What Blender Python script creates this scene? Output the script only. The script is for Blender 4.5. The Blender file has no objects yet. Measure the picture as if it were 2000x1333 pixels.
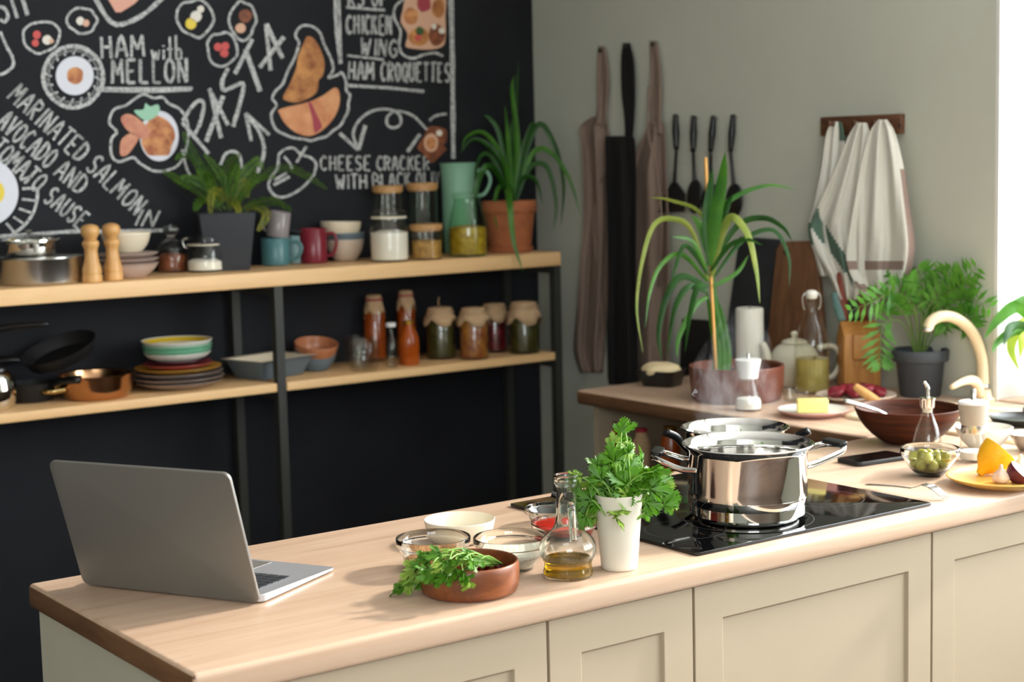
import bpy, bmesh, math, random
from mathutils import Vector, Matrix

random.seed(11)
SC = bpy.context.scene
COL = SC.collection
PI = math.pi

# ------------------------------------------------------------------ camera
FPX, YAW, PITCH, ROLL = 3232.25, 0.6264, -0.1121, -0.0241
CAM = Vector((0, 0, 1.564))
_f = Vector((math.sin(YAW) * math.cos(PITCH), math.cos(YAW) * math.cos(PITCH), math.sin(PITCH)))
_r = Vector((math.cos(YAW), -math.sin(YAW), 0))
_u = _r.cross(_f)
_c, _s = math.cos(ROLL), math.sin(ROLL)
RV, UV, FV = _c * _r + _s * _u, -_s * _r + _c * _u, _f
cd = bpy.data.cameras.new('camera')
cd.sensor_width = 36
cd.lens = FPX * 36 / 2000
cd.clip_start = 0.05
cd.dof.use_dof = True
cd.dof.focus_distance = 2.85
cd.dof.aperture_fstop = 4.5
cam = bpy.data.objects.new('camera', cd)
COL.objects.link(cam)
cam.matrix_world = Matrix(((RV.x, UV.x, -FV.x, CAM.x), (RV.y, UV.y, -FV.y, CAM.y), (RV.z, UV.z, -FV.z, CAM.z), (0, 0, 0, 1)))
SC.camera = cam

# ------------------------------------------------------------------ light
world = bpy.data.worlds.new('world')
SC.world = world
world.use_nodes = True
bg = world.node_tree.nodes['Background']
bg.inputs[0].default_value = (0.93, 0.97, 1.0, 1)
bg.inputs[1].default_value = 14.5


def sun_lamp(name, direction, energy, angle, col):
    d = bpy.data.lights.new(name, 'SUN')
    d.energy = energy
    d.angle = angle
    d.color = col
    o = bpy.data.objects.new(name, d)
    o.rotation_euler = Vector(direction).to_track_quat('-Z', 'Y').to_euler()
    COL.objects.link(o)


sun_lamp('sun', (-1, 0.13, -0.56), 6.5, math.radians(4), (1.0, 0.92, 0.82))


def portal(name, loc, rot, sx, sy):
    d = bpy.data.lights.new(name, 'AREA')
    d.shape = 'RECTANGLE'
    d.size, d.size_y = sx, sy
    d.cycles.is_portal = True
    o = bpy.data.objects.new(name, d)
    o.location = loc
    o.rotation_euler = rot
    COL.objects.link(o)


WIN_Y0, WIN_Y1, WIN_Z0, WIN_Z1 = -1.2, 2.712, 0.9, 2.74
portal('window_portal', (3.79, (WIN_Y0 + WIN_Y1) / 2, (WIN_Z0 + WIN_Z1) / 2), (0, PI / 2, 0), WIN_Z1 - WIN_Z0, WIN_Y1 - WIN_Y0)
RW = (-2.4, 0.3, 1.4, 2.72)  # unseen opening behind the camera, added and sized for fill light
portal('fill_window_portal', ((RW[0] + RW[1]) / 2, -2.29, (RW[2] + RW[3]) / 2), (PI / 2, 0, 0), RW[1] - RW[0], RW[3] - RW[2])
vs = SC.view_settings
vs.view_transform = 'Standard'
vs.look = 'None'
vs.exposure = -0.12
vs.gamma = 1.0
vs.use_curve_mapping = False
SC.cycles.use_denoising = True
SC.cycles.max_bounces = 14
SC.cycles.transmission_bounces = 12
SC.cycles.transparent_max_bounces = 24
SC.cycles.sample_clamp_indirect = 6.0


# ------------------------------------------------------------------ placing
def ray(px, py):
    return FV * FPX + RV * (px - 1000) - UV * (py - 666.5)


def at(px, py, z):
    d = ray(px, py)
    return CAM + d * ((z - CAM.z) / d.z)


def on_x(px, py, X):
    d = ray(px, py)
    return CAM + d * (X / d.x)


def on_y(px, py, Y):
    d = ray(px, py)
    return CAM + d * (Y / d.y)


def at_depth(px, py, dep):
    d = ray(px, py)
    return CAM + d * (dep / FPX)


def depth(P):
    return FV.dot(P - CAM)


def mpp(P):
    return depth(P) / FPX


def away(P):
    v = Vector((P.x, P.y, 0))
    return v.normalized()


def stand(cx, yb, rpx, z, rmax=None):
    """base centre of a round thing whose foot shows its nearest point at pixel (cx, yb); kept on the board on the rack"""
    q = at(cx, yb, z)
    s = mpp(q)
    c = q + away(q) * (rpx * s)
    if z in (1.240, 0.906):
        rm = (rmax or rpx * 1.2) * mpp(c)
        y = min(max(c.y, 4.362 + rm), 4.662 - rm)
        c = Vector((c.x * y / c.y, y, c.z))
    return c, mpp(c)


# ------------------------------------------------------------------ materials
def lin(c):
    if isinstance(c, str):
        c = [int(c[i:i + 2], 16) for i in (0, 2, 4)]
    return tuple(((v / 255) / 12.92 if v / 255 <= 0.04045 else ((v / 255 + 0.055) / 1.055) ** 2.4) for v in c) + (1,)


def newmat(name):
    m = bpy.data.materials.new(name)
    m.use_nodes = True
    return m, m.node_tree, m.node_tree.nodes['Principled BSDF']


def N(nt, t, **kw):
    n = nt.nodes.new(t)
    for k, v in kw.items():
        if k in n.inputs:
            n.inputs[k].default_value = v
        else:
            setattr(n, k, v)
    return n


def pm(name, col, rough=0.5, metal=0.0, var=0.0, scale=20.0, col2=None, bump=0.0, bscale=60.0, trans=0.0, ior=1.45, coat=0.0, sss=0.0, stretch=(1, 1, 1), sheen=0.0, spec=0.5):
    m, nt, b = newmat(name)
    b.inputs['Base Color'].default_value = lin(col)
    b.inputs['Roughness'].default_value = rough
    b.inputs['Metallic'].default_value = metal
    b.inputs['IOR'].default_value = ior
    b.inputs['Transmission Weight'].default_value = trans
    b.inputs['Coat Weight'].default_value = coat
    b.inputs['Specular IOR Level'].default_value = spec
    if sheen:
        b.inputs['Sheen Weight'].default_value = sheen
    if sss:
        b.inputs['Subsurface Weight'].default_value = sss
        b.inputs['Subsurface Radius'].default_value = (0.01, 0.006, 0.004)
    if var or col2 or bump:
        tc = N(nt, 'ShaderNodeTexCoord')
        mp = N(nt, 'ShaderNodeMapping')
        mp.inputs['Scale'].default_value = stretch
        nt.links.new(tc.outputs['Object'], mp.inputs[0])
    if var or col2:
        no = N(nt, 'ShaderNodeTexNoise', Scale=scale, Detail=5.0, Roughness=0.6)
        nt.links.new(mp.outputs[0], no.inputs['Vector'])
        cr = N(nt, 'ShaderNodeValToRGB')
        a = lin(col)
        if col2 is None:
            c2 = tuple(max(0, v * (1 - var)) for v in a[:3]) + (1,)
            a = tuple(min(1, v * (1 + var)) for v in a[:3]) + (1,)
        else:
            c2 = lin(col2)
        cr.color_ramp.elements[0].position = 0.32
        cr.color_ramp.elements[1].position = 0.68
        cr.color_ramp.elements[0].color = c2
        cr.color_ramp.elements[1].color = a
        nt.links.new(no.outputs['Fac'], cr.inputs[0])
        nt.links.new(cr.outputs[0], b.inputs['Base Color'])
    if bump:
        n2 = N(nt, 'ShaderNodeTexNoise', Scale=bscale, Detail=4.0)
        nt.links.new(mp.outputs[0], n2.inputs['Vector'])
        bp = N(nt, 'ShaderNodeBump', Strength=bump, Distance=0.002)
        nt.links.new(n2.outputs['Fac'], bp.inputs['Height'])
        nt.links.new(bp.outputs[0], b.inputs['Normal'])
    return m


def wood(name, c1, c2, c3=None, grain='X', rough=0.4, across=22.0, along=1.2, knots=0.0, coat=0.0):
    m, nt, b = newmat(name)
    b.inputs['Roughness'].default_value = rough
    b.inputs['Coat Weight'].default_value = coat
    b.inputs['Coat Roughness'].default_value = 0.25
    tc = N(nt, 'ShaderNodeTexCoord')
    mp = N(nt, 'ShaderNodeMapping')
    sc = [across] * 3
    sc['XYZ'.index(grain)] = along
    mp.inputs['Scale'].default_value = sc
    nt.links.new(tc.outputs['Object'], mp.inputs[0])
    n1 = N(nt, 'ShaderNodeTexNoise', Scale=1.0, Detail=6.0, Roughness=0.62, Distortion=1.2)
    nt.links.new(mp.outputs[0], n1.inputs['Vector'])
    cr = N(nt, 'ShaderNodeValToRGB')
    cr.color_ramp.elements[0].position = 0.3
    cr.color_ramp.elements[1].position = 0.62
    cr.color_ramp.elements[0].color = lin(c2)
    cr.color_ramp.elements[1].color = lin(c1)
    nt.links.new(n1.outputs['Fac'], cr.inputs[0])
    out = cr.outputs[0]
    if c3 is not None:
        mp2 = N(nt, 'ShaderNodeMapping')
        sc2 = [across * 0.33] * 3
        sc2['XYZ'.index(grain)] = along * 0.9
        mp2.inputs['Scale'].default_value = sc2
        nt.links.new(tc.outputs['Object'], mp2.inputs[0])
        n2 = N(nt, 'ShaderNodeTexNoise', Scale=1.0, Detail=8.0, Roughness=0.7, Distortion=2.0)
        nt.links.new(mp2.outputs[0], n2.inputs['Vector'])
        r2 = N(nt, 'ShaderNodeValToRGB')
        r2.color_ramp.elements[0].position = 0.27
        r2.color_ramp.elements[1].position = 0.42
        r2.color_ramp.elements[0].color = (1, 1, 1, 1)
        r2.color_ramp.elements[1].color = (0, 0, 0, 1)
        nt.links.new(n2.outputs['Fac'], r2.inputs[0])
        mx = N(nt, 'ShaderNodeMix', data_type='RGBA')
        mu = N(nt, 'ShaderNodeMath', operation='MULTIPLY')
        mu.inputs[1].default_value = knots
        nt.links.new(r2.outputs[0], mu.inputs[0])
        nt.links.new(mu.outputs[0], mx.inputs[0])
        nt.links.new(out, mx.inputs[6])
        mx.inputs[7].default_value = lin(c3)
        out = mx.outputs[2]
    nt.links.new(out, b.inputs['Base Color'])
    bp = N(nt, 'ShaderNodeBump', Strength=0.06, Distance=0.002)
    nt.links.new(n1.outputs['Fac'], bp.inputs['Height'])
    nt.links.new(bp.outputs[0], b.inputs['Normal'])
    return m


def clear_glass(name, tint=(255, 255, 255), rough=0.0, f0=1.45):
    """see-through vessel glass: clear body with mirror-like Fresnel skin"""
    m = bpy.data.materials.new(name)
    m.use_nodes = True
    nt = m.node_tree
    nt.nodes.clear()
    o = N(nt, 'ShaderNodeOutputMaterial')
    t = N(nt, 'ShaderNodeBsdfTransparent')
    t.inputs[0].default_value = lin(tint)
    g = N(nt, 'ShaderNodeBsdfGlossy')
    g.inputs['Roughness'].default_value = 0.03 + rough
    lw = N(nt, 'ShaderNodeLayerWeight', Blend=0.5)
    pw = N(nt, 'ShaderNodeMath', operation='POWER')
    pw.inputs[1].default_value = 4.5
    nt.links.new(lw.outputs['Facing'], pw.inputs[0])
    sc = N(nt, 'ShaderNodeMath', operation='MULTIPLY_ADD')
    sc.inputs[1].default_value = 0.6
    sc.inputs[2].default_value = 0.03 * (f0 - 1) / 0.5
    nt.links.new(pw.outputs[0], sc.inputs[0])
    mx = N(nt, 'ShaderNodeMixShader')
    nt.links.new(sc.outputs[0], mx.inputs[0])
    nt.links.new(t.outputs[0], mx.inputs[1])
    nt.links.new(g.outputs[0], mx.inputs[2])
    nt.links.new(mx.outputs[0], o.inputs[0])
    return m


def chalk_mat(name, col, cover=0.55):
    m, nt, b = newmat(name)
    b.inputs['Base Color'].default_value = lin(col)
    b.inputs['Roughness'].default_value = 0.95
    b.inputs['Specular IOR Level'].default_value = 0.1
    tc = N(nt, 'ShaderNodeTexCoord')
    no = N(nt, 'ShaderNodeTexNoise', Scale=120.0, Detail=4.0, Roughness=0.7)
    nt.links.new(tc.outputs['Object'], no.inputs['Vector'])
    cr = N(nt, 'ShaderNodeValToRGB')
    cr.color_ramp.elements[0].position = 0.3
    cr.color_ramp.elements[1].position = 0.7
    cr.color_ramp.elements[0].color = (cover * 0.35,) * 3 + (1,)
    cr.color_ramp.elements[1].color = (min(1, cover * 1.5),) * 3 + (1,)
    nt.links.new(no.outputs['Fac'], cr.inputs[0])
    nt.links.new(cr.outputs[0], b.inputs['Alpha'])
    return m


def leafmat(name, c1, c2, rough=0.4, scale=12):
    m = pm(name, c1, rough=rough, col2=c2, scale=scale)
    b = m.node_tree.nodes['Principled BSDF']
    nt = m.node_tree
    tr = N(nt, 'ShaderNodeBsdfTranslucent')
    src = b.inputs['Base Color'].links[0].from_socket
    nt.links.new(src, tr.inputs[0])
    mx = N(nt, 'ShaderNodeMixShader')
    mx.inputs[0].default_value = 0.35
    out = nt.nodes['Material Output']
    nt.links.new(b.outputs[0], mx.inputs[1])
    nt.links.new(tr.outputs[0], mx.inputs[2])
    nt.links.new(mx.outputs[0], out.inputs[0])
    return m


M = {}
M['wall_light'] = pm('wall_light', (188, 189, 176), rough=0.85, var=0.03, scale=3, bump=0.05, bscale=200)
M['white'] = pm('white_paint', (214, 213, 208), rough=0.7)
M['ceiling'] = pm('ceiling_paint', (232, 231, 226), rough=0.9)
M['black_wall'] = pm('chalkboard_paint', (33, 34, 38), rough=0.75, col2=(25, 26, 30), scale=2.5, bump=0.04, bscale=150, spec=0.25)
M['chalk'] = chalk_mat('chalk', (232, 232, 230), 0.6)
M['chalk_faint'] = chalk_mat('chalk_faint', (205, 205, 205), 0.3)
M['floor'] = wood('floor_boards', (96, 72, 58), (62, 44, 36), grain='X', rough=0.5, across=9)
M['worktop'] = wood('worktop_oak', (203, 174, 150), (186, 153, 127), (120, 88, 66), grain='X', rough=0.36, across=22, along=1.1, knots=0.5)
M['worktop_y'] = wood('worktop_oak_side', (206, 175, 150), (190, 156, 130), (120, 88, 66), grain='Y', rough=0.36, across=13, along=1.0, knots=0.5)
M['end_grain'] = wood('worktop_end', (120, 86, 58), (92, 62, 40), grain='Y', rough=0.5, across=30, along=4)
M['shelf'] = wood('shelf_pine', (236, 194, 140), (222, 176, 122), (170, 116, 70), grain='X', rough=0.5, across=16, along=1.0, knots=0.4)
M['cab'] = pm('cabinet_paint', (170, 154, 131), rough=0.5, var=0.02, scale=4)
M['cab_end'] = pm('cabinet_end', (186, 182, 164), rough=0.6, var=0.05, scale=2)
M['dark_gap'] = pm('dark_inside', (30, 28, 26), rough=0.8)
M['black_metal'] = pm('black_metal', (58, 58, 54), rough=0.55, metal=0.3)
M['steel'] = pm('polished_steel', (226, 224, 220), rough=0.07, metal=1.0)
M['steel_soft'] = pm('brushed_steel', (205, 203, 198), rough=0.24, metal=1.0)
M['alu'] = pm('aluminium', (134, 131, 126), rough=0.45, metal=0.6, var=0.02, scale=300)
M['alu_light'] = pm('aluminium_light', (196, 198, 204), rough=0.35, metal=0.7)
M['black_gloss'] = pm('black_ceramic_glass', (6, 6, 7), rough=0.06, spec=0.6)
M['ring'] = pm('hob_marking', (70, 70, 72), rough=0.3)
M['black_plastic'] = pm('black_plastic', (20, 20, 21), rough=0.3)
M['black_matte'] = pm('black_matte', (22, 22, 23), rough=0.55)
M['glass'] = clear_glass('clear_glass', (252, 252, 250), f0=1.5)
M['glass_thick'] = pm('thick_glass', (252, 255, 252), rough=0.0, trans=1.0, ior=1.46)
M['glass_green'] = clear_glass('green_glass', (240, 250, 243), f0=1.5)
M['pane'] = clear_glass('window_pane', (252, 253, 253), f0=1.3)
M['oil'] = pm('olive_oil', (222, 172, 30), rough=0.02, trans=0.75, ior=1.46)
M['oil_pale'] = pm('pale_oil', (220, 206, 130), rough=0.05, trans=0.7, ior=1.3)
M['cream'] = pm('cream_ceramic', (232, 222, 200), rough=0.4, sss=0.05)
M['vase'] = pm('off_white_ceramic', (228, 220, 204), rough=0.5, var=0.02, scale=30)
M['white_cer'] = pm('white_ceramic', (226, 222, 212), rough=0.3)
M['dishwood'] = wood('acacia', (138, 76, 38), (92, 46, 22), grain='X', rough=0.42, across=26, along=5, coat=0.12)
M['bowlwood'] = wood('walnut', (84, 38, 16), (40, 16, 7), grain='Z', rough=0.55, across=5, along=70)
M['bowlwood'].node_tree.nodes['Principled BSDF'].inputs['Specular IOR Level'].default_value = 0.2
M['lightwood'] = wood('beech', (218, 168, 104), (196, 142, 82), grain='Z', rough=0.4, across=40, along=8)
M['blockwood'] = wood('knife_block', (206, 146, 76), (178, 116, 56), grain='Z', rough=0.45, across=40, along=6)
M['boardwood'] = wood('board_walnut', (122, 84, 56), (88, 56, 36), grain='Z', rough=0.5, across=30, along=4)
M['railwood'] = wood('rail_wood', (104, 66, 42), (70, 42, 26), grain='Y', rough=0.5, across=60, along=8)
M['slate'] = pm('slate', (40, 42, 45), rough=0.7, var=0.2, scale=20)
M['lidwood'] = wood('bamboo', (196, 150, 96), (176, 128, 78), grain='X', rough=0.5, across=60, along=8)
M['terracotta'] = pm('terracotta', (178, 106, 66), rough=0.8, col2=(160, 92, 58), scale=25)
M['brownpot'] = pm('brown_clay', (116, 62, 42), rough=0.5, col2=(96, 48, 34), scale=14)
M['greypot'] = pm('grey_pot', (58, 62, 68), rough=0.6)
M['darkpot'] = pm('dark_pot', (46, 48, 53), rough=0.65)
M['soil'] = pm('soil', (52, 38, 28), rough=0.95, bump=0.8, bscale=150)
M['mint'] = pm('mint_enamel', (132, 176, 150), rough=0.35)
M['teal'] = pm('teal_glaze', (78, 120, 124), rough=0.3)
M['teal_light'] = pm('pale_teal_glaze', (140, 170, 172), rough=0.3)
M['burgundy'] = pm('burgundy_glaze', (118, 30, 44), rough=0.25)
M['greymug'] = pm('grey_glaze', (142, 134, 134), rough=0.2)
M['bluegrey'] = pm('bluegrey_glaze', (96, 110, 120), rough=0.35)
M['beige_gl'] = pm('beige_glaze', (206, 188, 170), rough=0.35)
M['cream_gl'] = pm('cream_glaze', (224, 210, 184), rough=0.35)
M['pinkgrey'] = pm('pinkgrey_glaze', (186, 164, 152), rough=0.3)
M['greyplate'] = pm('taupe_glaze', (150, 134, 124), rough=0.3)
M['mustard'] = pm('mustard_glaze', (200, 148, 56), rough=0.3)
M['coral'] = pm('coral_glaze', (186, 82, 76), rough=0.3)
M['maroon'] = pm('maroon_glaze', (88, 30, 42), rough=0.3)
M['green_gl'] = pm('green_glaze', (120, 186, 150), rough=0.3)
M['yellow_gl'] = pm('yellow_glaze', (214, 180, 36), rough=0.35)
M['yellowplate'] = pm('ochre_plate', (222, 172, 84), rough=0.35)
M['brown_gl'] = pm('brown_glaze', (176, 112, 76), rough=0.3)
M['pink_rim'] = pm('pink_plate', (216, 170, 160), rough=0.35)
M['steel_reflect'] = pm('steel_coppery_reflection', (196, 150, 112), rough=0.16, metal=1.0)  # plain steel; its coppery reflections are put into the base colour
M['brass'] = pm('brass', (206, 178, 120), rough=0.2, metal=1.0)
M['gold'] = pm('gold_lid', (170, 130, 50), rough=0.3, metal=1.0)
M['nuts'] = pm('nuts', (150, 84, 52), rough=0.6, col2=(104, 52, 32), scale=60, bump=0.6, bscale=90)
M['flour'] = pm('flour', (240, 234, 222), rough=0.9)
M['grain'] = pm('grain', (186, 134, 84), rough=0.9, col2=(140, 92, 50), scale=160, bump=0.8, bscale=260)
M['rice'] = pm('rice', (232, 224, 206), rough=0.8, var=0.08, scale=160, bump=0.8, bscale=220)
M['pasta'] = pm('pasta', (226, 170, 48), rough=0.5, col2=(176, 112, 22), scale=60, bump=0.8, bscale=70)
M['pasta2'] = pm('mixed_pasta', (204, 160, 80), rough=0.5, col2=(140, 98, 44), scale=70, bump=0.8, bscale=80)
M['sauce'] = pm('tomato_sauce', (186, 40, 26), rough=0.25, col2=(150, 22, 14), scale=50, bump=0.7, bscale=60)
M['orange_jam'] = pm('orange_preserve', (176, 84, 22), rough=0.15, col2=(140, 58, 14), scale=10)
M['pickle'] = pm('green_pickle', (74, 70, 30), rough=0.25, col2=(46, 44, 20), scale=30)
M['mixpickle'] = pm('mixed_pickle', (176, 120, 40), rough=0.25, col2=(110, 24, 40), scale=34)
M['redpickle'] = pm('red_pickle', (110, 26, 34), rough=0.25, col2=(60, 14, 22), scale=30)
M['kraft'] = pm('kraft_cloth', (186, 154, 118), rough=0.9, var=0.08, scale=60)
M['ribbon'] = pm('red_ribbon', (160, 40, 54), rough=0.7)
M['taupe_cloth'] = pm('taupe_linen', (134, 114, 102), rough=0.95, var=0.05, scale=90, bump=0.3, bscale=500)
M['black_cloth'] = pm('black_cotton', (20, 17, 18), rough=0.95)
M['towel'] = pm('white_towel', (222, 219, 210), rough=0.95, var=0.02, scale=60, bump=0.3, bscale=500)
M['towel_green'] = pm('green_stripe', (88, 112, 98), rough=0.95)
M['towel_brown'] = pm('brown_stripe', (152, 130, 122), rough=0.95)
M['faucet'] = pm('sand_composite', (222, 200, 164), rough=0.35, var=0.04, scale=300)
M['screen'] = pm('dark_screen', (8, 8, 9), rough=0.1)
M['keys'] = pm('key_caps', (44, 46, 50), rough=0.5)
M['lemon'] = pm('lemon_peel', (238, 176, 20), rough=0.45, var=0.08, scale=20, bump=0.5, bscale=180, sss=0.05)
M['garlic'] = pm('garlic_skin', (232, 214, 196), rough=0.6, col2=(206, 168, 150), scale=20, stretch=(1, 1, 0.2))
M['onion'] = pm('red_onion', (84, 22, 44), rough=0.3, var=0.2, scale=20)
M['onion_in'] = pm('onion_flesh', (206, 160, 178), rough=0.4)
M['olive'] = pm('green_olive', (150, 146, 56), rough=0.25, var=0.12, scale=20)
M['brine'] = pm('brine', (214, 206, 130), rough=0.02, trans=0.95, ior=1.33)
M['cherry'] = pm('dark_red_berry', (92, 10, 24), rough=0.2)
M['meat'] = pm('raw_meat', (150, 40, 52), rough=0.35, col2=(92, 18, 30), scale=30, bump=0.4, bscale=50)
M['butter'] = pm('butter', (246, 226, 138), rough=0.45, sss=0.1)
M['dough'] = pm('dough', (230, 208, 164), rough=0.7, var=0.08, scale=20, bump=0.4, bscale=40)
M['candle'] = pm('candle_wax', (226, 222, 210), rough=0.5, sss=0.15)
M['salt'] = pm('salt', (240, 238, 234), rough=0.8)
M['greysil'] = pm('warm_grey_plastic', (168, 158, 144), rough=0.5)
M['whiteplas'] = pm('white_plastic', (236, 236, 234), rough=0.35)
M['teapot'] = pm('ivory_glaze', (206, 200, 180), rough=0.25)
M['redbrown'] = pm('red_brown_handle', (128, 56, 36), rough=0.4)
M['tealblade'] = pm('teal_coated_blade', (96, 130, 126), rough=0.3)
M['salmon'] = pm('salmon_plastic', (226, 140, 110), rough=0.4)
M['leaf_par'] = leafmat('parsley_leaf', (106, 160, 34), (48, 108, 18), rough=0.38, scale=30)
M['leaf_par2'] = leafmat('parsley_leaf_pale', (166, 192, 84), (112, 156, 44), rough=0.38, scale=30)
M['stem_par'] = pm('parsley_stem', (128, 172, 72), rough=0.4)
M['leaf_dark'] = leafmat('long_leaf', (50, 104, 30), (28, 70, 20), rough=0.35, scale=9)
M['leaf_mid'] = leafmat('long_leaf_fresh', (86, 142, 44), (48, 104, 30), rough=0.35, scale=9)
M['leaf_yellow'] = leafmat('long_leaf_pale', (164, 172, 78), (120, 146, 56), rough=0.4, scale=9)
M['leaf_fern'] = leafmat('fern_leaf', (98, 140, 38), (54, 96, 24), rough=0.5, scale=20)
M['leaf_fern2'] = leafmat('fern_leaf_yellow', (158, 152, 46), (96, 116, 30), rough=0.5, scale=20)
M['leaf_palm'] = leafmat('palm_leaf', (106, 164, 58), (58, 120, 36), rough=0.4, scale=20)
M['leaf_lime'] = leafmat('lime_leaf', (186, 200, 70), (136, 170, 50), rough=0.4, scale=9)
M['stem'] = pm('green_stem', (96, 124, 52), rough=0.5)
M['stick'] = pm('bamboo_stick', (214, 158, 84), rough=0.6)


# ------------------------------------------------------------------ mesh helpers
def mk(name, verts, faces, mat, parent=None, smooth=True, loc=None, rot=None, label=None, mats=None, fmat=None, bevel=0.0, solid=0.0, sub=0):
    me = bpy.data.meshes.new(name)
    me.from_pydata([tuple(v) for v in verts], [], faces)
    me.update()
    bm = bmesh.new()
    bm.from_mesh(me)
    if solid <= 0:
        bmesh.ops.recalc_face_normals(bm, faces=bm.faces)
    bm.to_mesh(me)
    bm.free()
    for mm in (mats or [mat]):
        me.materials.append(M[mm] if isinstance(mm, str) else mm)
    if fmat:
        for p, i in zip(me.polygons, fmat):
            p.material_index = i
    if smooth:
        for p in me.polygons:
            p.use_smooth = True
    o = bpy.data.objects.new(name, me)
    COL.objects.link(o)
    if parent:
        o.parent = parent
    if loc is not None:
        o.location = loc
    if rot is not None:
        o.rotation_euler = rot
    if solid > 0:
        md = o.modifiers.new('thickness', 'SOLIDIFY')
        md.thickness = solid
        md.offset = 0
    if bevel > 0:
        md = o.modifiers.new('edge', 'BEVEL')
        md.width = bevel
        md.segments = 3
        md.limit_method = 'ANGLE'
        md.angle_limit = math.radians(40)
    if sub:
        md = o.modifiers.new('sub', 'SUBSURF')
        md.levels = md.render_levels = sub
    if label:
        o['label'] = label
    return o


def tag(o, label, cat, group=None):
    o['label'] = label
    o['category'] = cat
    if group:
        o['group'] = group
    return o


def thing(name, label, cat, loc=(0, 0, 0), rot=(0, 0, 0), group=None):
    o = bpy.data.objects.new(name, None)
    o.empty_display_size = 0.05
    COL.objects.link(o)
    o.location = loc
    o.rotation_euler = rot
    return tag(o, label, cat, group)


def struct(o):
    o['kind'] = 'structure'
    return o


def box_v(x0, x1, y0, y1, z0, z1):
    v = [(x, y, z) for z in (z0, z1) for y in (y0, y1) for x in (x0, x1)]
    f = [(0, 2, 3, 1), (4, 5, 7, 6), (0, 1, 5, 4), (2, 6, 7, 3), (0, 4, 6, 2), (1, 3, 7, 5)]
    return v, f


def box(name, x0, x1, y0, y1, z0, z1, mat, parent=None, bevel=0.0, loc=None, rot=None, label=None, seg=3):
    v, f = box_v(x0, x1, y0, y1, z0, z1)
    return mk(name, v, f, mat, parent, smooth=bevel > 0, bevel=bevel, loc=loc, rot=rot, label=label)


def lathe_v(prof, seg=40):
    verts, rings = [], []
    for r, z in prof:
        if r <= 1e-6:
            rings.append([len(verts)])
            verts.append((0, 0, z))
        else:
            rings.append(list(range(len(verts), len(verts) + seg)))
            verts += [(r * math.cos(2 * PI * i / seg), r * math.sin(2 * PI * i / seg), z) for i in range(seg)]
    faces = []
    for a, b in zip(rings, rings[1:]):
        if len(a) == 1 and len(b) == 1:
            continue
        for i in range(seg):
            j = (i + 1) % seg
            if len(a) == 1:
                faces.append((a[0], b[i], b[j]))
            elif len(b) == 1:
                faces.append((a[i], a[j], b[0]))
            else:
                faces.append((a[i], a[j], b[j], b[i]))
    return verts, faces


def soften(prof, k=3):
    """round the corners of a profile a little by Chaikin steps on interior points"""
    for _ in range(k):
        q = [prof[0]]
        for a, b in zip(prof, prof[1:]):
            q.append((a[0] * 0.8 + b[0] * 0.2, a[1] * 0.8 + b[1] * 0.2))
            q.append((a[0] * 0.2 + b[0] * 0.8, a[1] * 0.2 + b[1] * 0.8))
        q.append(prof[-1])
        prof = q
    return prof


def hollow(outer, t, floor=None):
    fl = outer[0][1] + (floor if floor is not None else t)
    inner = [(max(r - t, 0), max(z, fl)) for r, z in outer if r > 0]
    return outer + inner[::-1] + [(0, fl)]


def lathe(name, prof, mat, parent=None, seg=40, loc=None, rot=None, soft=0, label=None):
    if soft:
        prof = soften(prof, soft)
    v, f = lathe_v(prof, seg)
    o = mk(name, v, f, mat, parent, loc=loc, rot=rot, label=label)
    md = o.modifiers.new('split', 'EDGE_SPLIT')
    md.split_angle = math.radians(50)
    return o


def px_prof(prof, s):
    return [(r * s, h * s) for r, h in prof]


def catmull(pts, n=6, closed=False):
    pts = [Vector(p) for p in pts]
    out = []
    m = len(pts)
    rng = range(m if closed else m - 1)
    for i in rng:
        if closed:
            p0, p1, p2, p3 = pts[i - 1], pts[i], pts[(i + 1) % m], pts[(i + 2) % m]
        else:
            p1, p2 = pts[i], pts[i + 1]
            p0 = pts[i - 1] if i > 0 else p1 * 2 - p2
            p3 = pts[i + 2] if i + 2 < m else p2 * 2 - p1
        for k in range(n):
            t = k / n
            out.append(0.5 * ((2 * p1) + (p2 - p0) * t + (2 * p0 - 5 * p1 + 4 * p2 - p3) * t * t + (3 * p1 - p0 - 3 * p2 + p3) * t ** 3))
    if not closed:
        out.append(pts[-1])
    return out


def tube_v(path, rad, seg=8, flat=1.0, up=None, closed=False):
    path = [Vector(p) for p in path]
    n = len(path)
    rads = rad if isinstance(rad, (list, tuple)) else [rad] * n
    verts, faces = [], []
    prev = None
    for i, p in enumerate(path):
        if closed:
            t = path[(i + 1) % n] - path[i - 1]
        else:
            t = path[min(i + 1, n - 1)] - path[max(i - 1, 0)]
        t.normalize()
        if up is not None:
            a = t.cross(Vector(up))
            if a.length < 1e-4:
                a = t.orthogonal()
            a.normalize()
        elif prev is None:
            a = t.orthogonal().normalized()
        else:
            a = (prev - t * prev.dot(t)).normalized()
        prev = a
        b = t.cross(a)
        for k in range(seg):
            an = 2 * PI * k / seg
            verts.append(p + (a * math.cos(an) * flat + b * math.sin(an)) * rads[i])
    lim = n if closed else n - 1
    for i in range(lim):
        for k in range(seg):
            l = (k + 1) % seg
            j = (i + 1) % n
            faces.append((i * seg + k, i * seg + l, j * seg + l, j * seg + k))
    if not closed:
        faces.append(tuple(range(seg))[::-1])
        faces.append(tuple(range((n - 1) * seg, n * seg)))
    return verts, faces


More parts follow.
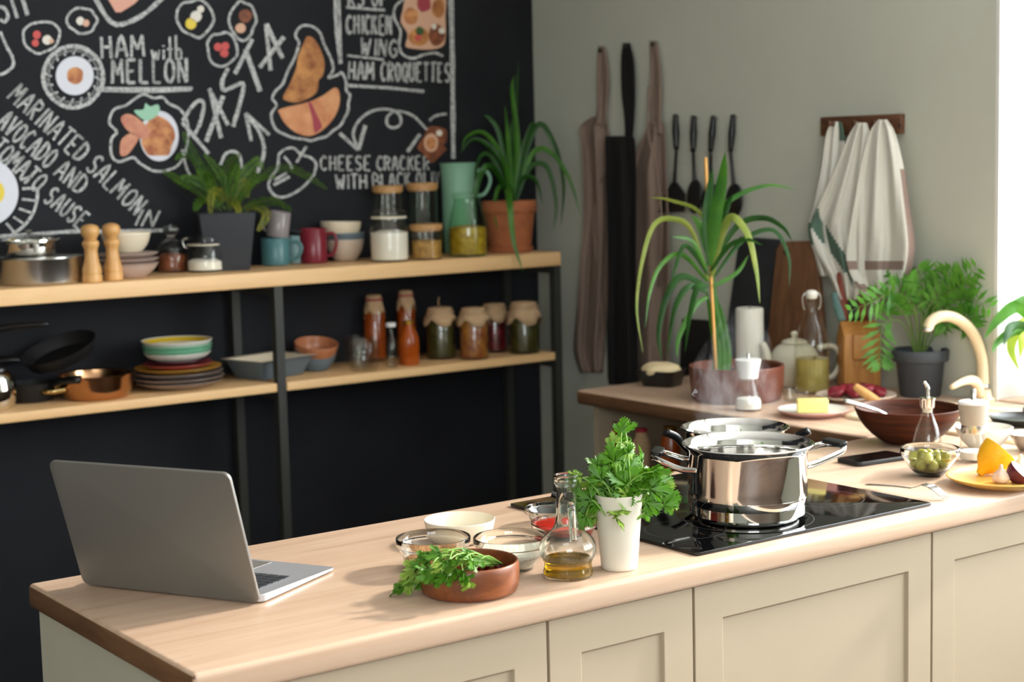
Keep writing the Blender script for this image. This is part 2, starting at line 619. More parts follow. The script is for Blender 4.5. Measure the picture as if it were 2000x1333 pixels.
def tube(name, path, rad, mat, parent=None, seg=8, n=0, flat=1.0, up=None, closed=False, loc=None, rot=None):
    if n:
        if isinstance(rad, (list, tuple)):
            rr = []
            for a, b in zip(rad, rad[1:]):
                rr += [a + (b - a) * k / n for k in range(n)]
            rad = rr + [rad[-1]]
        path = catmull(path, n, closed)
    v, f = tube_v(path, rad, seg, flat, up, closed)
    return mk(name, v, f, mat, parent, loc=loc, rot=rot)


def poly_prism(name, outline, z0, z1, mat, parent=None, bevel=0.0, loc=None, rot=None, smooth=False):
    n = len(outline)
    v = [(x, y, z0) for x, y in outline] + [(x, y, z1) for x, y in outline]
    f = [tuple(range(n))[::-1], tuple(range(n, 2 * n))] + [(i, (i + 1) % n, n + (i + 1) % n, n + i) for i in range(n)]
    return mk(name, v, f, mat, parent, smooth=bevel > 0 or smooth, bevel=bevel, loc=loc, rot=rot)


def rrect(w, h, r, n=5):
    out = []
    for cx, cy, a0 in ((w / 2 - r, h / 2 - r, 0), (-w / 2 + r, h / 2 - r, PI / 2), (-w / 2 + r, -h / 2 + r, PI), (w / 2 - r, -h / 2 + r, 1.5 * PI)):
        for i in range(n + 1):
            a = a0 + PI / 2 * i / n
            out.append((cx + r * math.cos(a), cy + r * math.sin(a)))
    return out


def blob(name, rx, ry, rz, mat, parent=None, loc=None, rot=None, seg=14, rings=9, wob=0.0):
    v, f = lathe_v([(math.sin(PI * i / rings), -math.cos(PI * i / rings)) for i in range(rings + 1)], seg)
    ph = random.random() * 6
    vv = []
    for x, y, z in v:
        k = 1 + wob * math.sin(3 * x + ph) * math.cos(4 * y + 2 * z + ph)
        vv.append((x * rx * k, y * ry * k, z * rz * k))
    return mk(name, vv, f, mat, parent, loc=loc, rot=rot)


def round_thing(name, label, cat, cx, yb, rpx, z0, parts, group=None, seg=40, rotz=0.0):
    """parts: (part name, pixel profile, material, wall thickness in px or None, soften)"""
    rm = max([r for p in parts for r, h in p[1]] + [rpx])
    c, s = stand(cx, yb, rpx, z0, rm)
    c.z = z0 + 0.0005
    t = thing(name, label, cat, c, (0, 0, rotz), group)
    for pn, prof, mat, th, so in parts:
        pr = px_prof(prof, s)
        if so:
            pr = soften(pr, so)
        if th:
            pr = hollow(pr, th * s)
        lathe(pn, pr, mat, t, seg)
    return t, s


# ------------------------------------------------------------------ setting
WX, BY = 3.50, 4.67
struct(box('floor', -2.6, 3.9, -2.5, BY, -0.1, 0, 'floor'))
struct(box('ceiling', -2.6, 3.9, -2.5, BY + 0.1, 2.8, 2.9, 'ceiling'))
wb = struct(box('wall_back', -2.6, WX + 0.3, BY, BY + 0.12, 0, 2.8, 'black_wall'))
struct(box('wall_left', -2.7, -2.6, -2.5, BY + 0.1, 0, 2.8, 'wall_light'))


def ring_wall(name, axis, a0, a1, plane0, plane1, hole, mat):
    """a wall slab with one window opening, one mesh"""
    u0, u1, w0, w1 = hole
    us, ws = [a0, u0, u1, a1], [0, w0, w1, 2.8]
    v, f = [], []
    for pl in (plane0, plane1):
        for w in ws:
            for u in us:
                v.append((pl, u, w) if axis == 'X' else (u, pl, w))
    for k in range(2):
        for j in range(3):
            for i in range(3):
                if i == 1 and j == 1:
                    continue
                b = k * 16 + j * 4 + i
                f.append((b, b + 1, b + 5, b + 4))
    for a, b in ((5, 6), (6, 10), (10, 9), (9, 5), (0, 3), (3, 15), (15, 12), (12, 0)):
        f.append((a, b, b + 16, a + 16))
    return struct(mk(name, v, f, mat, smooth=False))


ring_wall('wall_right', 'X', -2.5, BY, WX, WX + 0.30, (WIN_Y0, WIN_Y1, WIN_Z0, WIN_Z1), 'wall_light')
ring_wall('wall_front', 'Y', -2.6, WX + 0.3, -2.3, -2.2, RW, 'wall_light')
w1 = struct(mk('window_1', *box_v(3.72, 3.76, WIN_Y0, WIN_Y1, WIN_Z0, WIN_Z0 + 0.06), 'white', smooth=False))
box('window_frame', 3.72, 3.76, WIN_Y0, WIN_Y1, WIN_Z1 - 0.06, WIN_Z1, 'white', w1)
for i in range(4):
    y = WIN_Y0 + (WIN_Y1 - WIN_Y0 - 0.06) * i / 3
    box('window_mullion', 3.72, 3.76, y, y + 0.06, WIN_Z0 + 0.06, WIN_Z1 - 0.06, 'white', w1)
for i in range(3):
    y = WIN_Y0 + (WIN_Y1 - WIN_Y0 - 0.06) * i / 3
    box('pane', 3.738, 3.742, y + 0.06, y + (WIN_Y1 - WIN_Y0 - 0.06) / 3, WIN_Z0 + 0.06, WIN_Z1 - 0.06, 'pane', w1)
# white plaster lining of the window recess, the side that faces the room
struct(box('trim_1', WX - 0.001, WX + 0.22, WIN_Y1 - 0.012, WIN_Y1, WIN_Z0, WIN_Z1, 'white'))
w2 = struct(box('fill_window', RW[0], RW[1], -2.26, -2.24, RW[2], RW[2] + 0.06, 'white'))  # frame of the added rear opening that lets in fill light
for i in range(4):
    x = RW[0] + (RW[1] - RW[0] - 0.06) * i / 3
    box('window_mullion', x, x + 0.06, -2.26, -2.24, RW[2] + 0.06, RW[3], 'white', w2)
    if i < 3:
        box('pane', x + 0.06, x + (RW[1] - RW[0] - 0.06) / 3, -2.252, -2.248, RW[2] + 0.06, RW[3], 'pane', w2)

# ------------------------------------------------------------------ chalk lettering and printed food cut-outs on the black wall
WALL_OFF = 0.0012


def wpt(px, py, off=WALL_OFF):
    return on_y(px, py, BY - off)


def strokes(name, lines, wpx=5.0, mat='chalk', jit=0.5, label=None, parent=None, off=WALL_OFF, closed=False, smooth=5):
    """flat chalk ribbons; lines = pixel polylines laid on the wall"""
    v, f = [], []
    for li in lines:
        P = [Vector((x + random.uniform(-jit, jit), y + random.uniform(-jit, jit), 0)) for x, y in li]
        if len(P) > 2 and smooth:
            P = catmull(P, smooth, closed)
        if closed:
            P.append(P[0].copy())
        b = len(v)
        for i, p in enumerate(P):
            t = P[min(i + 1, len(P) - 1)] - P[max(i - 1, 0)]
            if closed and i in (0, len(P) - 1):
                t = P[1] - P[-2]
            nx, ny = -t.y, t.x
            l = math.hypot(nx, ny) or 1
            w = wpx * random.uniform(0.42, 0.58)
            nx, ny = nx / l * w, ny / l * w
            v.append(wpt(p.x + nx, p.y + ny, off))
            v.append(wpt(p.x - nx, p.y - ny, off))
        for i in range(len(P) - 1):
            f.append((b + 2 * i, b + 2 * i + 1, b + 2 * i + 3, b + 2 * i + 2))
    return mk(name, v, f, mat, parent or wb, smooth=False, label=label)


FONT = {
    'A': [[(0, 0), (.5, 1), (1, 0)], [(.2, .38), (.8, .38)]],
    'B': [[(0, 0), (0, 1), (.7, .9), (.7, .6), (0, .52)], [(0, .52), (.9, .4), (.85, .1), (0, 0)]],
    'C': [[(.9, .85), (.5, 1), (.1, .7), (.1, .3), (.5, 0), (.9, .15)]],
    'D': [[(.05, 0), (.05, 1)], [(.05, 1), (.7, .85), (.95, .5), (.7, .12), (.05, 0)]],
    'E': [[(.9, 1), (.1, 1)], [(.1, 1), (.1, 0)], [(.1, 0), (.9, 0)], [(.1, .5), (.7, .5)]],
    'F': [[(.9, 1), (.1, 1)], [(.1, 1), (.1, 0)], [(.1, .5), (.7, .5)]],
    'G': [[(.9, .85), (.5, 1), (.1, .7), (.1, .3), (.5, 0), (.9, .15), (.9, .45), (.55, .45)]],
    'H': [[(.08, 0), (.08, 1)], [(.92, 0), (.92, 1)], [(.08, .5), (.92, .5)]],
    'I': [[(.5, 0), (.5, 1)]],
    'K': [[(.1, 0), (.1, 1)], [(.85, 1), (.1, .48)], [(.3, .58), (.9, 0)]],
    'L': [[(.15, 1), (.15, 0)], [(.15, 0), (.9, 0)]],
    'M': [[(.02, 0), (.1, 1)], [(.1, 1), (.5, .35)], [(.5, .35), (.9, 1)], [(.9, 1), (.98, 0)]],
    'N': [[(.08, 0), (.08, 1)], [(.08, 1), (.92, 0)], [(.92, 0), (.92, 1)]],
    'O': [[(.5, 1), (.1, .75), (.1, .25), (.5, 0), (.9, .25), (.9, .75), (.5, 1)]],
    'P': [[(.1, 0), (.1, 1)], [(.1, 1), (.85, .88), (.85, .58), (.1, .45)]],
    'Q': [[(.5, 1), (.1, .75), (.1, .25), (.5, 0), (.9, .25), (.9, .75), (.5, 1)], [(.6, .3), (.95, -.08)]],
    'R': [[(.1, 0), (.1, 1)], [(.1, 1), (.85, .88), (.85, .6), (.1, .48)], [(.35, .48), (.9, 0)]],
    'S': [[(.88, .88), (.5, 1), (.12, .8), (.3, .55), (.75, .42), (.88, .18), (.5, 0), (.1, .12)]],
    'T': [[(0, 1), (1, 1)], [(.5, 1), (.5, 0)]],
    'U': [[(.1, 1), (.1, .25), (.5, 0), (.9, .25), (.9, 1)]],
    'V': [[(.05, 1), (.5, 0)], [(.5, 0), (.95, 1)]],
    'W': [[(0, 1), (.25, 0)], [(.25, 0), (.5, .7)], [(.5, .7), (.75, 0)], [(.75, 0), (1, 1)]],
    'w': [[(0, .6), (.25, 0)], [(.25, 0), (.5, .5)], [(.5, .5), (.75, 0)], [(.75, 0), (1, .6)]],
    'i': [[(.5, 0), (.5, .6)], [(.5, .8), (.5, .88)]],
    't': [[(.5, 0), (.5, 1.4)], [(.1, .65), (.95, .65)]],
    'h': [[(.15, 0), (.15, 1.5)], [(.15, .45), (.5, .65), (.85, .45), (.85, 0)]],
}


def chalk_word(word, p0, p1, h, wpx=4.4, up=None, fill=0.74, passes=2, parent=None):
    """each word is one part of the wall"""
    ux, uy = p1[0] - p0[0], p1[1] - p0[1]
    L = math.hypot(ux, uy)
    ux, uy = ux / L, uy / L
    vx, vy = up or (uy, -ux)
    n = len(word)
    wts = [0.5 if c in 'Ii' else 1.15 if c in 'MWw' else 1.0 for c in word]
    tot = sum(wts)
    pos = 0
    lines = []
    for c, wt_ in zip(word, wts):
        cw = L * wt_ / tot
        for pl in FONT[c]:
            for k in range(passes):
                j = 1.1 * k
                dx, dy = random.uniform(-j, j), random.uniform(-j, j)
                lines.append([(p0[0] + ux * (pos + x * cw * fill) + vx * y * h + dx, p0[1] + uy * (pos + x * cw * fill) + vy * y * h + dy) for x, y in pl])
        pos += cw
    return strokes('chalk_lettering', lines, wpx, jit=0.6, smooth=4)


chalk_word('HAM', (197, 114), (291, 110), 42, 5)
chalk_word('with', (297, 117), (360, 116), 32, 3.6)
chalk_word('MELLON', (219, 163), (372, 160), 46, 5)
chalk_word('MARINATED', (14, 192), (158, 322), 40, 4.4)
chalk_word('SALMON', (166, 330), (268, 425), 38, 4.4)
chalk_word('IN', (258, 440), (308, 444), 34, 4.0, up=(0.45, -0.9))
chalk_word('AVOCADO', (-8, 246), (95, 333), 40, 4.4)
chalk_word('AND', (104, 342), (158, 384), 38, 4.4)
chalk_word('TOMATO', (-20, 296), (74, 380), 38, 4.4)
chalk_word('SAUSE', (84, 392), (158, 452), 36, 4.4)
chalk_word('CHICKEN', (677, 66), (768, 67), 36, 4.0)
chalk_word('WING', (704, 106), (780, 112), 32, 4.0)
chalk_word('HAM', (680, 154), (734, 156), 34, 4.0)
chalk_word('CROQUETTES', (744, 158), (882, 160), 36, 3.8)
chalk_word('CHEESE', (626, 332), (728, 333), 27, 3.4)
chalk_word('CRACKER', (736, 333), (842, 332), 27, 3.4)
chalk_word('WITH', (657, 369), (720, 368), 27, 3.4)
chalk_word('BLACK', (730, 367), (806, 364), 27, 3.2)
chalk_word('OLIVES', (814, 363), (890, 360), 26, 3.0)
chalk_word('RS', (680, 12), (716, 12), 34, 4.0)
chalk_word('OF', (726, 12), (760, 12), 30, 4.0)
chalk_word('SIT', (0, 46), (72, 24), 62, 6.0)
strokes('chalk_lettering', [[(357, 236), (372, 212), (388, 197), (398, 204), (391, 240), (380, 264)], [(355, 238), (380, 268), (407, 300)]], 7)
strokes('chalk_lettering', [[(408, 173), (446, 245)], [(436, 187), (403, 277)], [(410, 176), (432, 270)]], 8)
strokes('chalk_lettering', [[(446, 133), (434, 158), (439, 176), (474, 163), (468, 202), (455, 248)]], 8)
strokes('chalk_lettering', [[(493, 76), (459, 144)], [(479, 96), (508, 178)]], 9)
strokes('chalk_lettering', [[(519, 47), (528, 138)], [(520, 47), (552, 114)], [(555, 72), (507, 132)]], 8)
for ln, w in (([(190, 172), (280, 174), (376, 172)], 6), ([(192, 178), (300, 179), (374, 176)], 4), ([(676, 14), (752, 20)], 5), ([(678, 108), (750, 117)], 5), ([(680, 167), (760, 172), (828, 179)], 6),
              ([(655, -8), (657, 60), (665, 124)], 7), ([(662, -8), (664, 60), (666, 118)], 5), ([(881, -8), (884, 120), (885, 310)], 9),
              ([(480, 222), (491, 276)], 7), ([(480, 222), (526, 264)], 7), ([(482, 226), (506, 258), (516, 296), (503, 338)], 7),
              ([(663, 260), (700, 293)], 7), ([(700, 293), (713, 245)], 7), ([(698, 290), (690, 262), (699, 238), (722, 219), (752, 213), (778, 222), (783, 240), (771, 250), (757, 244), (757, 228), (775, 217), (806, 226), (838, 258)], 5),
              ([(838, 236), (852, 226), (872, 222)], 5), ([(796, 297), (820, 262)], 6), ([(0, 462), (80, 457), (150, 452), (240, 452), (335, 449)], 7),
              ([(355, 292), (364, 328), (372, 342)], 5), ([(430, 322), (441, 300), (457, 296), (469, 306), (472, 330)], 6),
              ([(0, 62), (12, 90), (24, 110), (26, 128), (14, 140), (0, 147)], 6)):
    strokes('chalk_line', [ln], w)
strokes('chalk_apple', [[(588, 302), (570, 289), (547, 300), (542, 328), (530, 345), (525, 364), (536, 381), (556, 385), (586, 370), (610, 345), (617, 322), (608, 309), (592, 303)]], 5, 'chalk')
strokes('chalk_apple', [[(579, 318), (598, 286)], [(555, 306), (566, 318), (571, 330)], [(536, 352), (560, 338)], [(534, 362), (566, 345)]], 5, 'chalk')


def poly_print(outline, mat, parent=None, off=0.0016, name='food_print', smooth=4):
    P = catmull([Vector((x, y, 0)) for x, y in outline], smooth, True)
    cx = sum(p.x for p in P) / len(P)
    cy = sum(p.y for p in P) / len(P)
    v = [wpt(cx, cy, off)] + [wpt(p.x, p.y, off) for p in P]
    n = len(P)
    f = [(0, 1 + i, 1 + (i + 1) % n) for i in range(n)]
    return mk(name, v, f, mat, parent or wb, smooth=False)


def ell(cx, cy, rx, ry, n=14, rot=0.0, wob=0.0):
    return [(cx + (rx * math.cos(a) * math.cos(rot) - ry * math.sin(a) * math.sin(rot)) * (1 + wob * random.uniform(-1, 1)),
             cy + (rx * math.cos(a) * math.sin(rot) + ry * math.sin(a) * math.cos(rot)) * (1 + wob * random.uniform(-1, 1))) for a in [2 * PI * i / n for i in range(n)]]


def loop_chalk(pts, w=5, mat='chalk'):
    strokes('chalk_outline', [pts], w, mat, closed=True, smooth=4)


M['pr_pie'] = pm('print_pie', (214, 150, 84), rough=0.6, col2=(140, 78, 38), scale=22)
M['pr_pie2'] = pm('print_pie_pale', (226, 164, 116), rough=0.6, col2=(196, 120, 74), scale=18)
M['pr_jam'] = pm('print_jam', (164, 62, 74), rough=0.6)
M['pr_plate'] = pm('print_plate', (214, 214, 222), rough=0.6)
M['pr_pasta'] = pm('print_pasta', (214, 150, 92), rough=0.6, col2=(150, 78, 44), scale=40)
M['pr_prawn'] = pm('print_prawn', (212, 152, 118), rough=0.6, col2=(184, 110, 90), scale=20)
M['pr_mint'] = pm('print_mint', (150, 196, 168), rough=0.6)
M['pr_yolk'] = pm('print_yolk', (226, 200, 70), rough=0.6)
M['pr_red'] = pm('print_red', (200, 80, 76), rough=0.6)
M['pr_pink'] = pm('print_pink', (218, 160, 140), rough=0.6)
M['pr_white'] = pm('print_white', (224, 218, 206), rough=0.6)
M['pr_green'] = pm('print_green', (62, 88, 46), rough=0.6)
M['pr_brown'] = pm('print_brown', (150, 84, 48), rough=0.6, col2=(92, 48, 30), scale=50)
M['pr_tan'] = pm('print_tan', (214, 168, 140), rough=0.6)

a = poly_print([(600, 71), (613, 76), (627, 99), (634, 126), (630, 148), (622, 157), (621, 174), (611, 187), (582, 200), (560, 197), (553, 189), (567, 162), (579, 132), (582, 111), (594, 82)], 'pr_pie')
a = poly_print([(656, 171), (664, 192), (657, 222), (636, 249), (609, 265), (582, 261), (558, 243), (546, 222), (548, 213), (600, 200), (630, 187)], 'pr_pie2')
poly_print([(602, 200), (609, 203), (618, 222), (629, 246), (622, 256), (614, 258), (610, 232)], 'pr_jam', a, 0.0022, 'filling')
loop_chalk([(580, 60), (592, 50), (612, 52), (626, 66), (634, 88), (646, 112), (651, 136), (642, 152), (660, 146), (668, 142), (676, 158), (676, 176), (684, 186), (680, 202), (680, 216), (672, 232), (664, 246), (650, 256), (638, 266), (622, 270), (608, 275), (594, 272), (576, 270), (558, 264), (540, 254), (532, 238), (530, 222), (540, 205), (532, 192), (540, 176), (552, 164), (562, 138), (576, 112), (584, 84), (577, 72)], 5)
# pasta with prawns
a = poly_print(ell(311, 266, 38, 49, 16), 'pr_plate')
poly_print(ell(308, 268, 32, 40, 14, 0, 0.1), 'pr_pasta', a, 0.0022, 'topping')
poly_print([(236, 232), (246, 223), (262, 226), (280, 240), (294, 256), (284, 272), (266, 266), (246, 252)], 'pr_prawn', a, 0.0026, 'topping')
poly_print([(234, 290), (238, 272), (256, 260), (272, 266), (262, 286), (248, 303), (236, 304)], 'pr_prawn', a, 0.0026, 'topping')
poly_print([(262, 216), (280, 214), (284, 202), (294, 208), (308, 204), (312, 216), (304, 228), (288, 236), (274, 230)], 'pr_mint', a, 0.003, 'topping')
loop_chalk([(222, 214), (246, 206), (262, 194), (280, 184), (300, 192), (318, 190), (330, 202), (352, 214), (366, 240), (366, 280), (352, 318), (330, 332), (300, 334), (272, 318), (260, 308), (232, 316), (218, 302), (218, 272), (228, 258), (214, 240)], 5)
# round plate
a = poly_print(ell(146, 148, 37, 38, 18), 'pr_plate')
poly_print(ell(147, 148, 16, 18, 12, 0, 0.08), 'pr_pasta', a, 0.0022, 'topping')
loop_chalk(ell(143, 150, 58, 60, 18), 8)
loop_chalk(ell(143, 150, 49, 51, 18), 5, 'chalk_faint')
for k in range(16):
    an = 2 * PI * k / 16
    strokes('chalk_line', [[(143 + 42 * math.cos(an), 150 + 43 * math.sin(an)), (143 + 54 * math.cos(an + .12), 150 + 56 * math.sin(an + .12))]], 4)
# egg plate at the left edge
a = poly_print(ell(-28, 376, 64, 66, 22), 'pr_plate')
poly_print(ell(-8, 376, 17, 22, 14), 'pr_yolk', a, 0.0022, 'topping')
for k, an in enumerate((-0.35, -0.1, 0.18, 0.45, 0.72, 0.98)):
    strokes('chalk_line', [[(-28 + 72 * math.cos(an), 376 + 72 * math.sin(an)), (-28 + 98 * math.cos(an), 376 + 92 * math.sin(an))]], 5)
strokes('chalk_line', [[(-28 + 102 * math.cos(x), 376 + 96 * math.sin(x)) for x in (-.1, .2, .5, .8, 1.05)]], 6)
# small ingredients in cloud outlines
for cx, cy, rx, ry, bl in ((80, 72, 38, 30, [(72, 68, 8, 'pr_red'), (69, 84, 7, 'pr_red'), (92, 78, 9, 'pr_white'), (100, 80, 5, 'pr_tan')]),
                           (160, 40, 28, 26, [(157, 41, 8, 'pr_white'), (168, 45, 7, 'pr_tan')]),
                           (381, 36, 34, 36, [(373, 46, 11, 'pr_yolk'), (383, 32, 11, 'pr_white'), (392, 18, 7, 'pr_white')]),
                           (474, 40, 25, 36, [(479, 31, 13, 'pr_brown'), (470, 55, 10, 'pr_tan')]),
                           (434, 96, 29, 33, [(426, 92, 8, 'pr_red'), (440, 90, 8, 'pr_red'), (438, 104, 8, 'pr_red')])):
    loop_chalk(ell(cx, cy, rx, ry, 14, 0, 0.1), 5)
    for x, y, r_, m_ in bl:
        poly_print(ell(x, y, r_, r_, 10, 0, 0.06), m_, name='food_print')
# tray at the top edge
a = poly_print([(206, -10), (280, -10), (262, 8), (236, 24), (226, 24)], 'pr_pink', smooth=1)
strokes('chalk_outline', [[(186, -4), (206, 30), (222, 46), (244, 46), (280, 28), (318, -4)]], 9)
# lunch tray with five dishes
a = poly_print([(800, -12), (866, -10), (870, 30), (870, 76), (862, 92), (834, 97), (800, 94), (792, 88), (796, 66), (783, 44), (786, 22)], 'pr_tan', smooth=3)
for pts, m_ in ((ell(803, 32, 14, 17, 10, 0, .1), 'pr_pasta'), (ell(828, 6, 14, 17, 10, 0, .1), 'pr_jam'), (ell(856, 16, 12, 20, 10, 0, .1), 'pr_pie'), (ell(818, 72, 20, 18, 10, 0, .1), 'pr_pie'), (ell(853, 68, 15, 22, 10, 0, .1), 'pr_brown')):
    poly_print(pts, m_, a, 0.0022, 'dish')
for x, y, r_, m_ in ((820, 60, 8, 'pr_green'), (816, 74, 7, 'pr_red'), (862, 60, 6, 'pr_white'), (848, 52, 5, 'pr_white')):
    poly_print(ell(x, y, r_, r_, 9, 0, .15), m_, a, 0.0028, 'garnish')
strokes('chalk_outline', [[(790, -4), (772, 14), (770, 36), (782, 60), (780, 88), (786, 106), (806, 114), (830, 106), (850, 104), (866, 110)]], 5)
# toast
a = poly_print([(836, 250), (850, 247), (872, 254), (872, 276), (866, 284), (872, 292), (856, 308), (842, 318), (828, 302), (815, 288), (826, 270)], 'pr_brown', smooth=3)
poly_print(ell(842, 279, 14, 18, 10), 'pr_tan', a, 0.0022, 'topping')
poly_print(ell(842, 280, 9, 12, 10), 'pr_pasta', a, 0.0026, 'topping')
poly_print(ell(858, 260, 6, 6, 8), 'pr_white', a, 0.0026, 'topping')


# ------------------------------------------------------------------ worktops and cabinets
CT = 0.90
Y0, Y1, X0, XC = 1.949, 2.563, 0.884, 2.856
TH = 0.040


def slab(name, x0, x1, y0, y1, mat, label, rad=0.008):
    o = box(name, x0, x1, y0, y1, CT - TH, CT, mat, bevel=rad)
    return o


wt = slab('island_worktop', X0, WX + 0.0, Y0, Y1, 'worktop', '')
tag(wt, 'pale oak laminate worktop of the island carrying the laptop and hob', 'worktop')
me = wt.data
me.materials.append(M['end_grain'])
for p in me.polygons:
    if p.normal.x < -0.9:
        p.material_index = 1
wt2 = slab('wall_worktop', XC, WX - 0.001, Y1 + 0.0005, 3.645, 'worktop_y', '')
tag(wt2, 'wooden worktop along the light wall under the plants and bottles', 'worktop')
wt2.data.materials.append(M['end_grain'])
for p in wt2.data.polygons:
    if p.normal.x < -0.9:
        p.material_index = 1
sill = box('window_sill', WX + 0.0005, WX + 0.22, WIN_Y0, WIN_Y1 - 0.013, CT - 0.03, CT + 0.004, 'worktop_y', bevel=0.003)
struct(sill)
sill.name = 'trim_2'

YD = 1.968
gaps = [X0 + 0.014, 1.4783, 1.7773, 2.3666, 3.0, 3.49]
clabels = ['beige shaker base cabinet at the laptop end of the island', 'narrow beige shaker cabinet below the vase of parsley',
           'wide beige shaker cabinet right below the hob', 'beige shaker cabinet below the ochre plate at the right edge', 'beige shaker cabinet in the corner by the window']


def shaker(x0, x1, lab, first=False):
    t = thing('base_cabinet', lab, 'cabinet', (x0, YD, 0), group='island base cabinets')
    w = x1 - x0
    zt = CT - TH - 0.002
    box('body', 0.001, w - 0.001, 0.021, 0.555, 0.10, zt, 'cab_end' if first else 'cab', t)
    box('plinth', 0.001, w - 0.001, 0.06, 0.50, 0.0, 0.099, 'dark_gap', t)
    # door: one mesh with a stepped, recessed field
    a, b, z0, z1 = 0.0025 + (0.0 if not first else 0.0), w - 0.0025, 0.105, zt - 0.003
    fr, bev, rec = 0.062, 0.004, 0.007
    L = [(a, b, z0, z1, 0.0), (a + fr, b - fr, z0 + fr, z1 - fr, 0.0), (a + fr + bev, b - fr - bev, z0 + fr + bev, z1 - fr - bev, rec)]
    v = []
    for x_, xx, zz, zzz, y in L:
        v += [(x_, y, zz), (xx, y, zz), (xx, y, zzz), (x_, y, zzz)]
    v += [(a, 0.02, z0), (b, 0.02, z0), (b, 0.02, z1), (a, 0.02, z1)]
    f = []
    for k in range(2):
        for i in range(4):
            j = (i + 1) % 4
            f.append((k * 4 + i, k * 4 + j, k * 4 + 4 + j, k * 4 + 4 + i))
    f.append((8, 9, 10, 11))
    for i in range(4):
        j = (i + 1) % 4
        f.append((i, 12 + i, 12 + j, j))
    f.append((15, 14, 13, 12))
    mk('door', v, f, 'cab', t, smooth=False, bevel=0.0012)
    if first:
        box('end_panel', -0.004, 0.0005, 0.0, 0.575, 0.0, zt, 'cab_end', t)
    return t


for i in range(5):
    shaker(gaps[i], gaps[i + 1], clabels[i], i == 0)

# open base unit below the wall worktop
ou = thing('open_base_unit', 'open white base unit with stored jars below the wall worktop', 'cabinet', (0, 0, 0))
zt = CT - TH - 0.002
box('side_panel', 2.895, 3.48, 3.595, 3.615, 0, zt, 'cab', ou)
box('side_panel', 2.895, 3.48, 2.60, 2.62, 0, zt, 'cab', ou)
box('back_panel', 3.48, 3.492, 2.60, 3.615, 0, zt, 'greysil', ou)
box('shelf_board', 2.90, 3.48, 2.621, 3.594, 0.60, 0.62, 'cab', ou)
box('bottom_board', 2.90, 3.48, 2.621, 3.594, 0.10, 0.118, 'cab', ou)

# ------------------------------------------------------------------ shelving rack
YS = 4.35
ZT, ZTB, ZL, ZLB = 1.240, 1.1945, 0.906, 0.880
rk = thing('shelving_rack', 'black metal rack with two pine shelves against the chalkboard wall', 'shelf', (0, 0, 0))
XS = 3.357
box('top_shelf', 0.2, XS, YS, 4.655, ZTB, ZT, 'shelf', rk, bevel=0.003)
XM = 2.304
PW = 0.027
box('lower_shelf', 0.2, XM - 0.016, YS + 0.006, 4.655, ZLB, ZL, 'shelf', rk, bevel=0.002)
box('lower_shelf', XM + 0.017, XS - 0.028, YS + 0.006, 4.655, ZLB, ZL, 'shelf', rk, bevel=0.002)
for xp in (0.3, XM, XS - 0.013):
    for yp in (YS + 0.005, 4.635):
        box('post', xp - PW / 2, xp + PW / 2, yp, yp + PW, 0, ZTB - 0.0005, 'black_metal', rk)
    box('cross_bar', xp - 0.012, xp + 0.012, YS + 0.033, 4.634, ZTB - 0.026, ZTB - 0.001, 'black_metal', rk)
    box('cross_bar', xp - 0.012, xp + 0.012, YS + 0.033, 4.634, ZLB - 0.026, ZLB - 0.001, 'black_metal', rk)

# ------------------------------------------------------------------ things on the island
def rel(t, pts):
    return [Vector(p) - t.location for p in pts]


def handle_loop(name, t, s, r, z0, z1, out, ang, mat, rad=4.0, n=6):
    """C-shaped cup handle in the vertical plane at angle ang; sizes in px"""
    d = Vector((math.cos(ang), math.sin(ang), 0))
    P = [d * (r - 2) + Vector((0, 0, z1)), d * (r + out * .7) + Vector((0, 0, z1 + 1)), d * (r + out) + Vector((0, 0, (z0 + z1) / 2 + 4)), d * (r + out * .6) + Vector((0, 0, z0 + 2)), d * (r - 3) + Vector((0, 0, z0 - 1))]
    return tube(name, [p * s for p in P], rad * s, mat, t, 8, n)


A_RIGHT = -YAW          # world angle that points to the right in the picture
A_LEFT = PI - YAW
A_CAM = -PI / 2 - YAW   # towards the camera

# laptop
LB = at(168, 1143, CT)
RB = at(512, 1181, CT)
wv = (RB - LB).normalized()
lap_rot = math.atan2(wv.y, wv.x)
LW, LD, LH = 0.333, 0.215, 0.221
lap = thing('laptop', 'open silver laptop seen from behind on the end of the island', 'laptop', (LB.x, LB.y, CT), (0, 0, lap_rot))
v = []
ol = rrect(LW, LD, 0.012)
n_ = len(ol)
v = [(x + LW / 2, y + LD / 2, 0.0025) for x, y in ol] + [(x + LW / 2, y + LD / 2, 0.006 + 0.008 * (1 - (y + LD / 2) / LD)) for x, y in ol]
mk('base', v, [tuple(range(n_))[::-1], tuple(range(n_, 2 * n_))] + [(i, (i + 1) % n_, n_ + (i + 1) % n_, n_ + i) for i in range(n_)], 'alu_light', lap, smooth=False, bevel=0.001)
tilt = -math.atan2(0.008, LD)
kb = box('keyboard', 0.02, LW - 0.02, 0.030, 0.125, 0.0, 0.0006, 'alu', lap, loc=(0, 0, 0.0131), rot=(tilt, 0, 0))
kw = (LW - 0.05) / 14
v, f = box_v(0, kw - 0.0025, 0, 0.0150, 0.0, 0.0016)
kme = None
for r_ in range(5):
    for c_ in range(14):
        if kme is None:
            k = mk('key', v, f, 'keys', lap, smooth=False)
            kme = k.data
        else:
            k = bpy.data.objects.new('key', kme)
            COL.objects.link(k)
            k.parent = lap
        y_ = 0.036 + r_ * 0.0175
        k.location = (0.025 + c_ * kw, y_, 0.0141 - 0.008 * y_ / LD + 0.0002)
        k.rotation_euler = (tilt, 0, 0)
box('trackpad', LW / 2 - 0.05, LW / 2 + 0.05, 0.135, 0.203, 0.0, 0.0005, 'alu', lap, loc=(0, 0, 0.0142), rot=(tilt, 0, 0))
